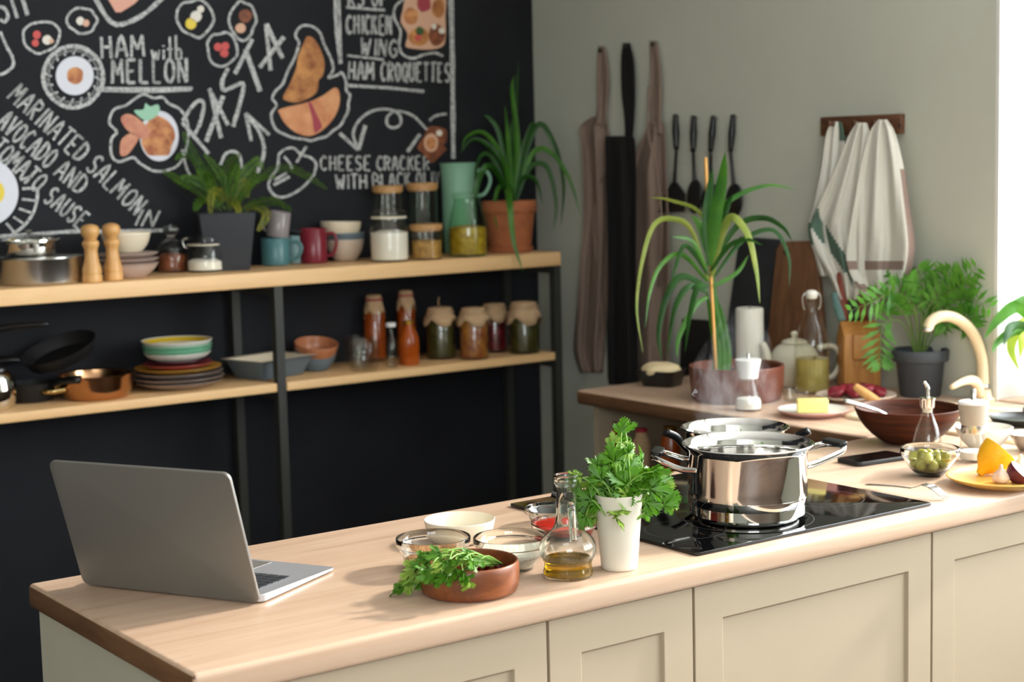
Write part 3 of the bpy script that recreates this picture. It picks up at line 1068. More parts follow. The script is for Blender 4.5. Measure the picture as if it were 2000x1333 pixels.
for x in (0.03, LW - 0.04):
    for y in (0.015, LD - 0.02):
        box('rubber_foot', x, x + 0.01, y, y + 0.008, 0, 0.0025, 'black_matte', lap)
lid = poly_prism('lid', [(x, y + LH / 2) for x, y in rrect(LW, LH, 0.012, 6)], -0.003, 0.003, 'alu', lap, bevel=0.0012, loc=(LW / 2, -0.0035, 0.0035), rot=(PI / 2 + math.radians(17.5), 0, 0))
poly_prism('screen', [(x, y + LH / 2 + 0.003) for x, y in rrect(LW - 0.012, LH - 0.02, 0.004, 3)], -0.0036, -0.0031, 'screen', lid)
tube('hinge', [(0.04, 0.002, 0.008), (LW - 0.04, 0.002, 0.008)], 0.004, 'black_matte', lap)

# induction hob
ha, hb, hc = at(994.5, 990, CT), at(1365, 1089, CT), at(1818, 988, CT)
hx0, hx1, hy0, hy1 = (ha.x + hb.x) / 2, hc.x, (hb.y + hc.y) / 2, ha.y
hob = thing('induction_hob', 'black glass induction hob set in the island under the pots', 'hob', (hx0, hy0, CT))
hw, hd = hx1 - hx0, hy1 - hy0
poly_prism('glass_plate', [(x + hw / 2, y + hd / 2) for x, y in rrect(hw, hd, 0.006, 4)], 0.0004, 0.006, 'black_gloss', hob, bevel=0.001)


def flat_ring(name, cx, cy, r, w, z, mat, parent, seg=64):
    v, f = [], []
    for i in range(seg):
        a = 2 * PI * i / seg
        for rr in (r, r + w):
            v.append((cx + rr * math.cos(a), cy + rr * math.sin(a), z))
    for i in range(seg):
        j = (i + 1) % seg
        f.append((2 * i, 2 * i + 1, 2 * j + 1, 2 * j))
    return mk(name, v, f, mat, parent, smooth=False)


HZ = CT + 0.0062
# big front pot
pc, ps = stand(1462, 1034, 98, HZ)
for cx, cy, r in ((pc.x - hx0, pc.y - hy0, 0.115), (0.14, 0.36, 0.09), (hw - 0.14, 0.37, 0.085), (hw - 0.12, 0.16, 0.075), (0.10, 0.14, 0.07)):
    flat_ring('zone_marking', cx, cy, r, 0.0015, 0.0062, 'ring', hob)
HV = 1.03
pot = thing('stock_pot', 'large polished steel pot standing on the front of the hob', 'pot', (pc.x, pc.y, HZ))
outer = [(0, 0), (94, 0), (97, 2), (98, 8), (99, 16), (104, 18), (109, 28), (112, 40), (113, 46), (111, 47.5), (113.5, 49), (114, 60), (114, 132), (118, 141), (127, 147), (128, 149)]
pr = px_prof(outer, ps) + px_prof([(126, 150.5), (116, 145), (111, 136), (110, 120), (110, 14), (0, 14)], ps)
lathe('body', pr, 'steel', pot, 72)
lathe('water', px_prof([(0, 88), (109.8, 88)], ps), 'steel_soft', pot, 48)
hl = at(1276, 893, HZ + 118 * ps)
hr = at(1638, 874, HZ + 118 * ps)
for e in (hl, hr):
    d = Vector((e.x - pc.x, e.y - pc.y, 0))
    L = d.length
    d.normalize()
    a = Vector((-d.y, d.x, 0))
    R_ = 112 * ps
    hz = Vector((0, 0, 104 * ps))
    up_ = Vector((0, 0, 14 * ps))
    q = [d * R_ * .80 + a * R_ * .58 + hz, d * (R_ * 1.12) + a * R_ * .46 + hz, d * (L * .9) + a * R_ * .36 + hz + up_, d * L + a * R_ * .16 + hz + up_ * 1.3, d * L - a * R_ * .16 + hz + up_ * 1.3, d * (L * .9) - a * R_ * .36 + hz + up_, d * (R_ * 1.12) - a * R_ * .46 + hz, d * R_ * .80 - a * R_ * .58 + hz]
    hd_ = tube('handle', q, 6.5 * ps, 'steel', pot, 10, 6, flat=0.4, up=(0, 0, 1))
    ang = math.atan2(d.y, d.x)
    poly_prism('grip', rrect(22 * ps, 62 * ps, 7 * ps, 4), 0, 8 * ps, 'black_plastic', hd_, bevel=0.0015, loc=d * (L * .955) + hz + up_ * 1.2 + Vector((0, 0, 5 * ps)), rot=(0, -0.12, ang))

# second pot behind
zr = HZ + 0.115
bc = at(1435, 834, zr)
bs = mpp(bc)
pot2 = thing('saucepan', 'steel saucepan with black handles on the back of the hob', 'pot', (bc.x, bc.y, HZ))
H2 = 0.115 / bs
outer = [(0, 0), (88, 0), (92, 3), (94, 10), (96, H2 - 10), (100, H2 - 4), (106, H2 - 1), (106, H2)]
lathe('body', px_prof(outer, bs) + px_prof([(104, H2 + 1), (96, H2 - 4), (92, H2 - 14), (92, 8), (0, 8)], bs), 'steel', pot2, 64)
for e, nm in ((at(1300, 845, zr + 0.005), 'handle'), (at(1580, 842, zr), 'handle')):
    e = e - pot2.location
    d = Vector((e.x, e.y, 0)).normalized()
    tube('handle', [d * 92 * bs + Vector((0, 0, zr - HZ - 0.045)), d * 112 * bs + Vector((0, 0, zr - HZ - 0.035)), d * (e.xy.length * .85) + Vector((0, 0, e.z - 0.012)), Vector((d.x * e.xy.length, d.y * e.xy.length, e.z))], [5 * bs, 6 * bs, 8.5 * bs, 9 * bs], 'black_plastic', pot2, 10, 5, flat=0.7)

# small black pan on the far corner of the hob
mpc = at(1128, 992, HZ)
mkp = thing('milk_pan', 'small black pan on the far corner of the hob behind the parsley', 'pan', (mpc.x, mpc.y, HZ))
s = mpp(mpc)
lathe('body', px_prof([(0, 0), (36, 0), (40, 2), (43, 26), (44, 27), (41, 26), (37, 4), (0, 3)], s), 'black_matte', mkp, 40)
he = at_depth(1078, 966, mpp(mpc) * FPX + 0.01) - mkp.location
hdv = Vector((he.x, he.y, 0)).normalized()
tube('handle', [hdv * 40 * s + Vector((0, 0, 20 * s)), hdv * 48 * s + Vector((0, 0, 24 * s)), he], [5 * s, 6 * s, 7 * s], 'black_plastic', mkp, 10, 4)

# vase
vase, vs_ = round_thing('vase', 'tapered off-white ceramic vase holding a bunch of parsley', 'vase', 1210, 1119, 35, CT,
                        [('body', [(0, 0), (33, 0), (35, 2), (36, 8), (47.5, 145), (48, 148), (46.5, 149), (44, 143), (33, 10), (0, 8)], 'vase', None, 0)], seg=56)

# oil cruet
cr_, cs = round_thing('oil_cruet', 'round glass cruet half full of golden olive oil', 'bottle', 1110, 1138, 48, CT,
                      [('glass_body', [(0, 0), (45, 0), (48, 3), (49, 10), (46, 22), (47, 30), (54, 42), (56.5, 54), (54, 68), (44, 82), (31, 92), (24, 104), (21, 125), (20, 165), (20.5, 180), (24, 184), (25, 190), (23, 194), (25, 198), (23, 202),
                                       (20, 200), (18, 190), (17, 165), (18, 125), (21, 104), (28, 93), (41, 82), (50, 68), (52.5, 54), (50, 43), (43.5, 31), (43, 21), (45, 11), (43, 5), (0, 5)], 'glass_thick', None, 1)], seg=56)
lathe('oil', px_prof([(0, 4.6), (43.2, 4.6), (45.3, 11), (43.3, 21), (43.8, 31), (46.5, 36), (0, 36)], cs), 'oil', cr_, 56)
d = Vector((math.cos(A_CAM + 0.25), math.sin(A_CAM + 0.25), 0))
tube('pouring_tube', [p * cs for p in (d * 19 + Vector((0, 0, 146)), d * 30 + Vector((0, 0, 143)), d * 36 + Vector((0, 0, 126)), d * 40 + Vector((0, 0, 90)), d * 44 + Vector((0, 0, 78)))], [6 * cs, 8 * cs, 7.5 * cs, 7 * cs, 7 * cs], 'glass_thick', cr_, 12, 5)


def glass_bowl(name, label, cx, yb, rb, rim, h, content=None, mat='glass', cat='bowl', z=CT, group=None):
    prof = [(0, 0), (rb, 0), (rb + 2, 2), (rb * .5 + rim * .5, h * .3), (rim * .93, h * .68), (rim - 1, h * .75), (rim + .5, h * .78), (rim, h - 1), (rim - 1, h)]
    t, s = round_thing(name, label, cat, cx, yb, rb, z, [], group)
    pr = px_prof(prof, s) + px_prof([(rim - 2.2, h), (rim - 2.4, h * .78), (rim * .93 - 2.4, h * .68), (rb * .5 + rim * .5 - 2.2, h * .3 + 1), (rb, 4), (0, 4)], s)
    lathe('glass_body', pr, mat, t, 56)
    return t, s


GT = 'glass_thick'
gb1, g1 = glass_bowl('glass_bowl', 'clear glass bowl with brown grain behind the wooden dish', 848, 1121, 44, 73, 62, mat=GT)
lathe('grain', px_prof([(0, 6), (43, 6), (56, 20), (50, 25), (25, 28), (0, 29)], g1), 'grain', gb1, 40)
gb2, g2 = glass_bowl('glass_bowl', 'clear glass bowl with white rice between dish and cruet', 999, 1121, 44, 73, 63, mat=GT)
lathe('rice', px_prof([(0, 6), (43, 6), (61, 28), (58, 33), (30, 36), (0, 37)], g2), 'rice', gb2, 40)
cb, s = round_thing('cream_bowl', 'smooth matt cream bowl standing behind the two clear bowls', 'bowl', 899, 1068, 52, CT,
                    [('body', [(0, 0), (50, 0), (55, 2), (63, 14), (68, 34), (69.5, 42), (68, 43), (65, 34), (60, 16), (51, 5), (0, 5)], 'cream', None, 1)], seg=56)
gb3, g3 = glass_bowl('glass_bowl', 'glass bowl of red tomato sauce behind the cruet', 1103, 1067, 42, 65, 40, mat=GT)
lathe('tomato_sauce', px_prof([(0, 5.5), (41, 5.5), (53, 14), (60.3, 28), (62, 34), (45, 37.5), (20, 38), (0, 39)], g3), 'sauce', gb3, 40)
gb4, g4 = glass_bowl('glass_bowl', 'empty clear glass bowl at the back behind the tomato sauce', 1086, 1034, 40, 60, 34, mat=GT)
wbw, wsb = round_thing('wooden_dish', 'round straight-sided acacia dish holding parsley and red berries', 'dish', 918, 1179, 88, CT,
                       [('body', [(0, 0), (84, 0), (90, 2), (95, 8), (98, 22), (98.5, 50), (97, 61), (94, 63), (91, 61), (90, 50), (89, 16), (84, 10), (0, 9)], 'dishwood', None, 1)], seg=64)
cz = CT + 30 * wsb
for px_, py_ in ((938, 1099), (961, 1104), (948, 1106), (974, 1108), (930, 1110)):
    p = at(px_, py_, cz)
    b = blob('red_berry', 9 * wsb, 9 * wsb, 9 * wsb, 'cherry', loc=p)
    tag(b, 'small dark red berry lying in the wooden dish', 'berry', 'berries in the wooden dish')

# fork
fk = thing('fork', 'steel fork lying tines down on the worktop beside the hob', 'fork', at(1770, 960, CT))
a_, b_ = at(1692, 951, CT + 0.003), at(1849, 977, CT + 0.001)
d = (b_ - a_)
d.z = 0
FL = d.length
d.normalize()
sd = Vector((-d.y, d.x, 0))


def fp(u, w, z):
    return a_ - fk.location + d * (u * FL) + sd * w + Vector((0, 0, z))


hp = [(0, .0045, .004), (.12, .0055, .006), (.35, .0035, .009), (.56, .0028, .010), (.66, .004, .016), (.72, .010, .021), (.78, .0115, .021), (.82, .0115, .019)]
v, f = [], []
for u_, w_, z_ in hp:
    v += [fp(u_, -w_, z_), fp(u_, w_, z_)]
f = [(2 * i, 2 * i + 1, 2 * i + 3, 2 * i + 2) for i in range(len(hp) - 1)]
mk('handle', v, f, 'steel_soft', fk, solid=0.002)
for k in range(4):
    w_ = -0.0095 + k * 0.0063
    v, f = [], []
    for u_, ww, z_ in ((.815, .0022, .0193), (.87, .002, .0155), (.93, .0018, .009), (1.0, .0008, .001)):
        v += [fp(u_, w_ - ww, z_), fp(u_, w_ + ww, z_)]
    mk('tine', v, [(2 * i, 2 * i + 1, 2 * i + 3, 2 * i + 2) for i in range(3)], 'steel_soft', fk, solid=0.0018)

# phone
p1, p2, p3 = at(1630, 900, CT), at(1742, 887, CT), at(1668, 915, CT)
ctr = (at(1742, 887, CT) + at(1668, 915, CT)) / 2
e1 = at(1774, 899, CT) - at(1668, 915, CT)
ang = math.atan2(e1.y, e1.x)
ph = thing('phone', 'black smartphone lying flat behind the olives', 'phone', (ctr.x, ctr.y, CT), (0, 0, ang))
poly_prism('case', rrect(0.146, 0.074, 0.011, 5), 0.0005, 0.0095, 'black_matte', ph, bevel=0.002)
poly_prism('screen', rrect(0.138, 0.068, 0.009, 5), 0.0096, 0.0101, 'screen', ph)

# olives
ob, osz = glass_bowl('olive_bowl', 'small clear glass bowl full of green olives', 1816, 934, 24, 57, 56, mat=GT)
lathe('brine', px_prof([(0, 5.5), (23, 5.5), (34, 15), (37, 18), (0, 18)], osz), 'brine', ob, 40)
oc = ob.location
k = 0
olive_src = None
for ring, r_, z_ in ((1, 0, 16), (6, 18, 15), (8, 30, 25), (6, 17, 29), (1, 0, 30), (4, 12, 42), (5, 33, 38)):
    for i in range(ring):
        a = 2 * PI * i / ring + ring
        p = Vector((oc.x + r_ * osz * math.cos(a), oc.y + r_ * osz * math.sin(a), CT + z_ * osz))
        if olive_src is None:
            b = blob('olive', 9.0 * osz, 9.0 * osz, 10.5 * osz, 'olive', loc=p)
            olive_src = b
        else:
            b = olive_src.copy()
            COL.objects.link(b)
            b.location = p
        b.rotation_euler = (random.random() * 3, random.random() * 3, 0)
        tag(b, 'green olive in the small glass bowl', 'olive', 'olives in the glass bowl')

# ochre plate with lemon, garlic, onion
yp, ys_ = round_thing('ochre_plate', 'flat ochre plate with lemon, garlic and red onion', 'plate', 1960, 962, 72, CT,
                      [('body', [(0, 0), (68, 0), (74, 2), (98, 10), (109, 17), (109.5, 19), (107, 19.5), (96, 14), (72, 8), (0, 7)], 'yellowplate', None, 1)], seg=64)
pz = CT + 7.5 * ys_
lem = thing('lemon_half', 'cut half lemon resting on the ochre plate', 'lemon', at(1934, 930, pz))
s = mpp(lem.location)
prof = [(r_ * 1.12, h_ * 1.12) for r_, h_ in ((0, -36), (6, -35), (9, -28), (14, -22), (22, -14), (28, -2), (30.5, 10), (31.5, 20), (31, 22))]
axis = (at_depth(1920, 919, depth(lem.location)) - at_depth(1949, 886, depth(lem.location))) * -1
q = axis.normalized().to_track_quat('Z', 'X').to_euler()
cpos = at_depth(1938, 897, depth(lem.location)) - lem.location
lathe('peel', px_prof(prof, s), 'lemon', lem, 36, loc=cpos, rot=q)
lathe('flesh', px_prof([(34.7, 24.6), (26, 25), (0, 25)], s), pm('lemon_flesh', (244, 214, 110), rough=0.3), lem, 36, loc=cpos, rot=q)


def garlic(cx, cy, r, label):
    g = thing('garlic_bulb', label, 'garlic', at(cx, cy, pz), group='garlic on the ochre plate')
    s = mpp(g.location)
    v, f = lathe_v([(r_ * s * r, z * s * r) for r_, z in ((0, 0), (.5, .02), (.85, .25), (.95, .55), (.75, .95), (.4, 1.25), (.2, 1.45), (.16, 1.8), (0, 1.85))], 30)
    vv = []
    for x, y, z in v:
        a = math.atan2(y, x)
        k = 1 - 0.10 * abs(math.sin(3 * a)) ** 0.5 if z < 1.5 * s * r else 1
        vv.append((x * (1.1 - k * .1) if False else x * (1 - 0.10 * (1 - abs(math.sin(3 * a)))), y * (1 - 0.10 * (1 - abs(math.sin(3 * a)))), z))
    mk('bulb', vv, f, 'garlic', g)
    lathe('root_end', [(0, -0.0), (.18 * r * s, 0.0), (.15 * r * s, .04 * r * s), (0, .05 * r * s)], 'dough', g, 12)
    return g


garlic(1955, 944, 20, 'garlic bulb in front beside the cut lemon')
garlic(1993, 924, 20, 'garlic bulb at the back behind the red onion')
on = thing('red_onion_half', 'halved red onion on the ochre plate at the right edge', 'onion', at(1992, 944, pz))
s = mpp(on.location)
prof = [(0, -25), (12, -23), (20, -16), (25, -6), (26, 4)]
axis = (RV * 0.62 - FV * 0.30 + Vector((0, 0, 0.72))).normalized()
q = axis.to_track_quat('Z', 'X').to_euler()
cp = Vector((0, 0, 22 * s))
lathe('skin', px_prof(prof, s), 'onion', on, 32, loc=cp, rot=q)
for k in range(5):
    r0, r1 = 25 - k * 5, 20 - k * 5
    lathe('layer', px_prof([(r0, 4 + .1), (r1 + 1.2, 4.6), (r1 + .9, 4.2)], s), 'onion_in', on, 32, loc=cp, rot=q)
    lathe('layer_skin', px_prof([(r1 + 1.6, 4.7), (max(r1 - .6, 0), 4.7)], s), 'onion', on, 32, loc=cp, rot=q)

# salad bowl, spoon
sbw, ss = round_thing('salad_bowl', 'large dark wooden salad bowl on the corner of the worktop', 'bowl', 1773, 872, 46, CT,
                      [('body', [(0, 0), (44, 0), (48, 2), (66, 14), (84, 32), (96, 50), (102, 66), (103, 69), (100, 70), (97, 66), (91, 52), (79, 35), (60, 18), (44, 9), (0, 7)], 'bowlwood', None, 1)], seg=64)
spn = thing('serving_spoon', 'steel spoon handle leaning out of the salad bowl', 'spoon', sbw.location)
e0 = at_depth(1648, 782, depth(sbw.location) - 0.02)
e1 = at_depth(1722, 806, depth(sbw.location) - 0.03)
e2 = sbw.location + Vector((0.01, 0.0, 0.024))
tube('handle', rel(spn, [e0, (e0 + e1) / 2 + Vector((0, 0, .002)), e1, e1 * .4 + e2 * .6]), [0.0045, 0.004, 0.003, 0.003], 'steel_soft', spn, 8, 5, flat=1.6)
blob('spoon_bowl', 0.022, 0.015, 0.005, 'steel_soft', spn, loc=e2 - spn.location)

# oil dispenser
od, s = round_thing('oil_dispenser', 'slim glass oil dispenser with steel pouring spout', 'bottle', 1811, 898, 27, CT,
                    [('glass_body', [(0, 0), (26, 0), (28, 4), (28.5, 14), (27, 34), (21, 58), (14, 76), (11.5, 86), (11, 102), (9, 102), (9.5, 86), (12, 76), (19, 57), (25, 34), (26, 14), (25, 6), (0, 6)], 'glass', None, 0),
                     ('collar', [(0, 97), (13, 97), (14, 99), (14.5, 113), (15, 114), (15, 117), (10, 118), (0, 118)], 'steel', None, 0),
                     ('cork', [(0, 88), (9, 88), (9.5, 97), (0, 97)], 'cream', None, 0)])
dl = Vector((math.cos(A_LEFT), math.sin(A_LEFT), 0))
tube('spout', [p * s for p in (Vector((0, 0, 116)), Vector((0, 0, 130)), Vector((0, 0, 136)), dl * 3 + Vector((0, 0, 142)), dl * 8 + Vector((0, 0, 148)))], [4.5 * s, 4.2 * s, 4 * s, 3.4 * s, 2.6 * s], 'steel', od, 10, 4)

# salt mill with grey top
ml, s = round_thing('salt_mill', 'glass salt mill with warm grey top and steel spindle', 'mill', 1900, 906, 27, CT,
                    [('glass_jar', [(0, 0), (25, 0), (28, 3), (28.5, 14), (24, 40), (22, 57), (20, 57), (22, 40), (26.5, 14), (25, 5), (0, 5)], 'glass', None, 0),
                     ('salt', [(0, 5.2), (24.8, 5.2), (26.2, 14), (25.4, 20), (0, 22)], 'salt', None, 0),
                     ('steel_ring', [(0, 56), (23, 56), (23.5, 58), (23, 72), (0, 72)], 'steel_soft', None, 0),
                     ('grinder_top', [(0, 72), (23, 72), (24, 74), (29, 112), (29, 113), (0, 113)], 'greysil', None, 0),
                     ('cap', [(0, 113), (29.5, 113), (30, 115), (28, 118), (20, 119.5), (0, 120)], 'whiteplas', None, 0),
                     ('spindle', [(0, 120), (5, 120), (5, 141), (4, 142), (0, 142)], 'steel_soft', None, 0)])
wbo, s = round_thing('white_bowl', 'plain off-white bowl half hidden behind the salt mill', 'bowl', 1921, 882, 24, CT,
                     [('body', [(0, 0), (22, 0), (26, 2), (42, 16), (52, 34), (55.5, 44), (54, 45), (50, 35), (39, 18), (24, 6), (0, 5)], 'white_cer', None, 1)], seg=48)
stb, s = round_thing('steel_bowl', 'small steel bowl cut off by the right edge of the picture', 'bowl', 2014, 884, 22, CT,
                     [('body', [(0, 0), (20, 0), (24, 2), (36, 16), (41, 30), (43, 33), (42, 34), (38, 31), (33, 17), (22, 5), (0, 4)], 'steel_soft', None, 1)], seg=48)

# ------------------------------------------------------------------ things on the wall worktop
# sink: a sand-coloured drainer with a basin
sk = thing('sink', 'sand coloured composite sink with rounded rim by the window', 'sink', (3.19, 2.50, CT))
ol = rrect(0.36, 0.64, 0.07, 8)
il = rrect(0.31, 0.59, 0.05, 8)
n_ = len(ol)
v = [(x, y, 0.0005) for x, y in ol] + [(x * .99, y * .99, 0.007) for x, y in ol] + [(x, y, 0.007) for x, y in il] + [(x * .97, y * .97, 0.0015) for x, y in il]
f = [(k * n_ + i, k * n_ + (i + 1) % n_, (k + 1) * n_ + (i + 1) % n_, (k + 1) * n_ + i) for k in range(3) for i in range(n_)] + [tuple(range(3 * n_, 4 * n_))]
mk('rim', v, f, 'faucet', sk)
lathe('drain', [(0, 0.002), (0.028, 0.002), (0.03, 0.003), (0.02, 0.004), (0, 0.0035)], 'steel_soft', sk, 24, loc=(0.0, 0.05, 0))

bpn = thing('black_dish', 'round black dish lying in the sink behind the white bowl', 'dish', Vector((3.24, 2.43, CT + 0.0035)))
lathe('body', [(0, 0), (0.06, 0), (0.064, 0.002), (0.075, 0.016), (0.073, 0.017), (0.06, 0.005), (0, 0.004)], 'black_plastic', bpn, 40)
spg = box('scrub_sponge', -0.035, 0.035, -0.022, 0.022, 0, 0.022, pm('grey_scrub', (128, 130, 130), rough=0.9, var=0.25, scale=400, bump=0.8, bscale=600), bevel=0.005, loc=(3.345, 2.47, CT + 0.0085), rot=(0, 0, 0.4))
tag(spg, 'grey scrub sponge on the sink rim at the right edge', 'sponge')

# faucet
fb = at(1921, 783, CT)
fd = depth(fb)
fct = thing('faucet', 'curved sand coloured kitchen faucet with lever by the window', 'faucet', (fb.x, fb.y, CT))
sp_ = [(1921, 783), (1920, 745), (1919, 712), (1915, 688), (1905, 661), (1890, 639), (1870, 624), (1851, 618), (1832, 620), (1818, 629), (1812, 642)]
s = mpp(fb)
P = []
for i, (x, y) in enumerate(sp_):
    u_ = max(0, (1921 - x) / 109)
    P.append(at_depth(x, y, fd - 0.03 * u_))
tube('spout', rel(fct, P), [13 * s, 11.5 * s] + [11 * s] * 7 + [10.5 * s, 10 * s], 'faucet', fct, 16, 6)
tube('aerator', rel(fct, [P[-1] + Vector((0, 0, 0.002)), P[-1] - Vector((0, 0, 0.008)) - RV * 0.002]), 9.5 * s, 'steel_soft', fct, 16)
tube('ring', rel(fct, [at_depth(1920, 762, fd), at_depth(1920, 750, fd)]), 12.6 * s, 'steel_soft', fct, 18)
lathe('base', px_prof([(0, 0), (22, 0), (22, 4), (17, 8), (14, 22), (0, 22)], s), 'faucet', fct, 28)
tube('lever', rel(fct, [at_depth(x, y, fd - 0.02 - 0.02 * k) for k, (x, y) in enumerate(((1914, 772), (1908, 750), (1897, 743), (1880, 746), (1858, 757)))]), [9 * s, 10 * s, 8 * s, 6 * s, 4 * s], 'faucet', fct, 12, 5, flat=1.2)

# foil tray of dough
tq = at(1290, 760, CT)
tr = thing('baking_tray', 'black baking tray of pale dough wrapped in cling film', 'tray', (tq.x + 0.05, tq.y + 0.05, CT), (0, 0, 0.35))
TW, TL, THt = 0.10, 0.115, 0.045
v = [(x * .82, y * .82, 0.001) for x, y in rrect(TW, TL, .02, 4)] + [(x, y, THt) for x, y in rrect(TW, TL, .02, 4)] + [(x * 1.06, y * 1.06, THt + .001) for x, y in rrect(TW, TL, .02, 4)] + [(x * .95, y * .95, THt) for x, y in rrect(TW, TL, .02, 4)] + [(x * .78, y * .78, 0.004) for x, y in rrect(TW, TL, .02, 4)]
n_ = 20
f = [tuple(range(n_))[::-1]] + [(k * n_ + i, k * n_ + (i + 1) % n_, (k + 1) * n_ + (i + 1) % n_, (k + 1) * n_ + i) for k in range(4) for i in range(n_)] + [tuple(range(4 * n_, 5 * n_))]
mk('pan', v, f, 'black_plastic', tr)
blob('dough', TW * .50, TL * .50, 0.026, 'dough', tr, loc=(0, 0, THt - 0.003), seg=24, rings=12, wob=0.12)
v = [(x * 1.08 + random.uniform(-.003, .003), y * 1.08 + random.uniform(-.003, .003), z) for z in (0.002, 0.02, 0.044) for x, y in rrect(TW, TL, .02, 4)]
mk('cling_film', v, [(k * n_ + i, k * n_ + (i + 1) % n_, (k + 1) * n_ + (i + 1) % n_, (k + 1) * n_ + i) for k in range(2) for i in range(n_)], 'glass', tr, smooth=False)

# salt shaker with white funnel cap
sh, s = round_thing('salt_shaker', 'glass salt shaker with white funnel cap before the brown pot', 'shaker', 1462, 806, 26, CT,
                    [('glass_body', [(0, 0), (25, 0), (27, 3), (27, 16), (20, 42), (15, 60), (14, 68), (12, 68), (13, 60), (18, 42), (25, 16), (24, 5), (0, 4)], 'glass', None, 0),
                     ('salt', [(0, 4.2), (24, 4.2), (24.8, 16), (22, 24), (0, 27)], 'salt', None, 0),
                     ('cap', [(0, 62), (16, 62), (19, 64), (20, 74), (25, 98), (25.5, 100), (20, 101), (0, 101)], 'whiteplas', None, 0),
                     ('spout', [(0, 101), (3, 101), (2.5, 112), (0, 113)], 'steel_soft', None, 0)])
cdl, s = round_thing('pillar_candle', 'thick white pillar candle behind the brown planter', 'candle', 1465, 756, 27, CT,
                     [('wax', [(0, 0), (26, 0), (27, 1.5), (27, 148), (25.5, 151), (20, 150), (0, 149)], 'candle', None, 0)])
tube('wick', [(0, 0, 149 * s), (0.001, 0, 155 * s), (0.002, 0.001, 160 * s)], 0.0012, 'black_matte', cdl)

# teapot
tp, s = round_thing('teapot', 'ivory ceramic teapot behind the swing-top oil bottle', 'teapot', 1552, 759, 34, CT,
                    [('body', [(0, 0), (34, 0), (38, 3), (45, 18), (49, 40), (47, 60), (38, 76), (24, 84), (0, 86)], 'teapot', None, 1),
                     ('lid', [(0, 85), (26, 84), (24, 89), (12, 93), (5, 94), (6, 98), (8, 103), (5, 107), (0, 108)], 'teapot', None, 1)])
dl = Vector((math.cos(A_LEFT), math.sin(A_LEFT), 0))
tube('spout', [p * s for p in (dl * 40 + Vector((0, 0, 32)), dl * 52 + Vector((0, 0, 46)), dl * 56 + Vector((0, 0, 70)), dl * 62 + Vector((0, 0, 86)))], [14 * s, 11 * s, 8 * s, 6 * s], 'teapot', tp, 12, 5)
handle_loop('handle', tp, s, 46, 14, 74, 44, A_RIGHT, 'teapot', 5.5, 8)

# oil bottle
ob2, s = round_thing('swing_top_bottle', 'swing-top glass bottle with pale yellow oil', 'bottle', 1586, 772, 33, CT,
                     [('glass_body', [(0, 0), (31, 0), (34, 4), (34.5, 14), (34.5, 92), (32, 112), (24, 134), (15, 150), (12.5, 162), (12.5, 182), (14.5, 184), (14, 190), (11, 190), (10.5, 162), (13, 150), (22, 134), (30, 112), (32.5, 92), (32.5, 8), (0, 6)], 'glass', None, 0),
                      ('oil', [(0, 6.2), (32, 6.5), (32.3, 14), (32.3, 68), (0, 68)], 'oil_pale', None, 0),
                      ('stopper', [(0, 184), (10, 184), (12, 190), (12, 196), (8, 200), (0, 201)], 'white_cer', None, 0)])
for sg in (-1, 1):
    rr = Vector((math.cos(A_RIGHT), math.sin(A_RIGHT), 0)) * sg
    tube('wire_clip', [p * s for p in (Vector((0, 0, 196)) + rr * 12, rr * 18 + Vector((0, 0, 186)), rr * 16 + Vector((0, 0, 168)), rr * 13 + Vector((0, 0, 162)))], 1.2 * s, 'steel_soft', ob2, 6, 4)

# knife block with knives
kq = at(1685, 757, CT)
s = mpp(kq)
kb_ = thing('knife_block', 'light wooden knife block beside the dark cutting boards', 'knife block', (kq.x + 0.006, kq.y + 0.020, CT), (0, 0, -YAW))
# side profile in local y/z (leans back), width in x
prof2 = [(-0.05, 0.0), (0.05, 0.0), (0.055, 0.135), (0.01, 0.185), (-0.05, 0.15)]
w_ = 36 * s
v = [(-w_, y, z) for y, z in prof2] + [(w_, y, z) for y, z in prof2]
mk('block', v, [(0, 1, 2, 3, 4), (9, 8, 7, 6, 5)] + [(i, (i + 1) % 5, 5 + (i + 1) % 5, 5 + i) for i in range(5)], 'blockwood', kb_, smooth=True, bevel=0.004)
v = [(-w_ * .55, y, z) for y, z in ((-0.068, 0.085), (-0.0505, 0.08), (-0.0505, 0.152), (-0.068, 0.152))] + [(w_ * .5, y, z) for y, z in ((-0.068, 0.085), (-0.0505, 0.08), (-0.0505, 0.152), (-0.068, 0.152))]
mk('front_step', v, [(0, 1, 2, 3), (7, 6, 5, 4)] + [(i, (i + 1) % 4, 4 + (i + 1) % 4, 4 + i) for i in range(4)], 'blockwood', kb_, smooth=True, bevel=0.002)
kdep = depth(kb_.location)
for (x0, y0, x1, y1, mt, rr, lab) in ((1650, 633, 1643, 533, 'redbrown', 8, 'knife with red-brown handle leaning left in the block'), (1662, 630, 1652, 560, 'black_plastic', 8, 'black handled knife in the middle of the block'),
                                      (1688, 626, 1675, 540, 'redbrown', 8, 'knife with rust-red handle leaning right in the block'), (1672, 628, 1664, 556, 'black_plastic', 7, 'second black handled knife close to the rust-red one'),
                                      (1646, 628, 1632, 572, 'tealblade', 9, 'teal coated knife at the left side of the block')):
    pa, pb = at_depth(x0, y0, kdep - 0.01), at_depth(x1, y1, kdep + 0.01)
    kn = thing('kitchen_knife', lab, 'knife', pa, group='knives in the knife block')
    tube('handle', [Vector((0, 0, 0)), (pb - pa) * .5, pb - pa], [rr * 1.0 * s, rr * 1.3 * s, rr * 1.1 * s], mt, kn, 10, 4, flat=0.55)
    tube('blade', [Vector((0, 0, 0)), (pa - pb) * .35], [rr * .5 * s, rr * .4 * s], 'steel_soft', kn, 6, flat=0.2)

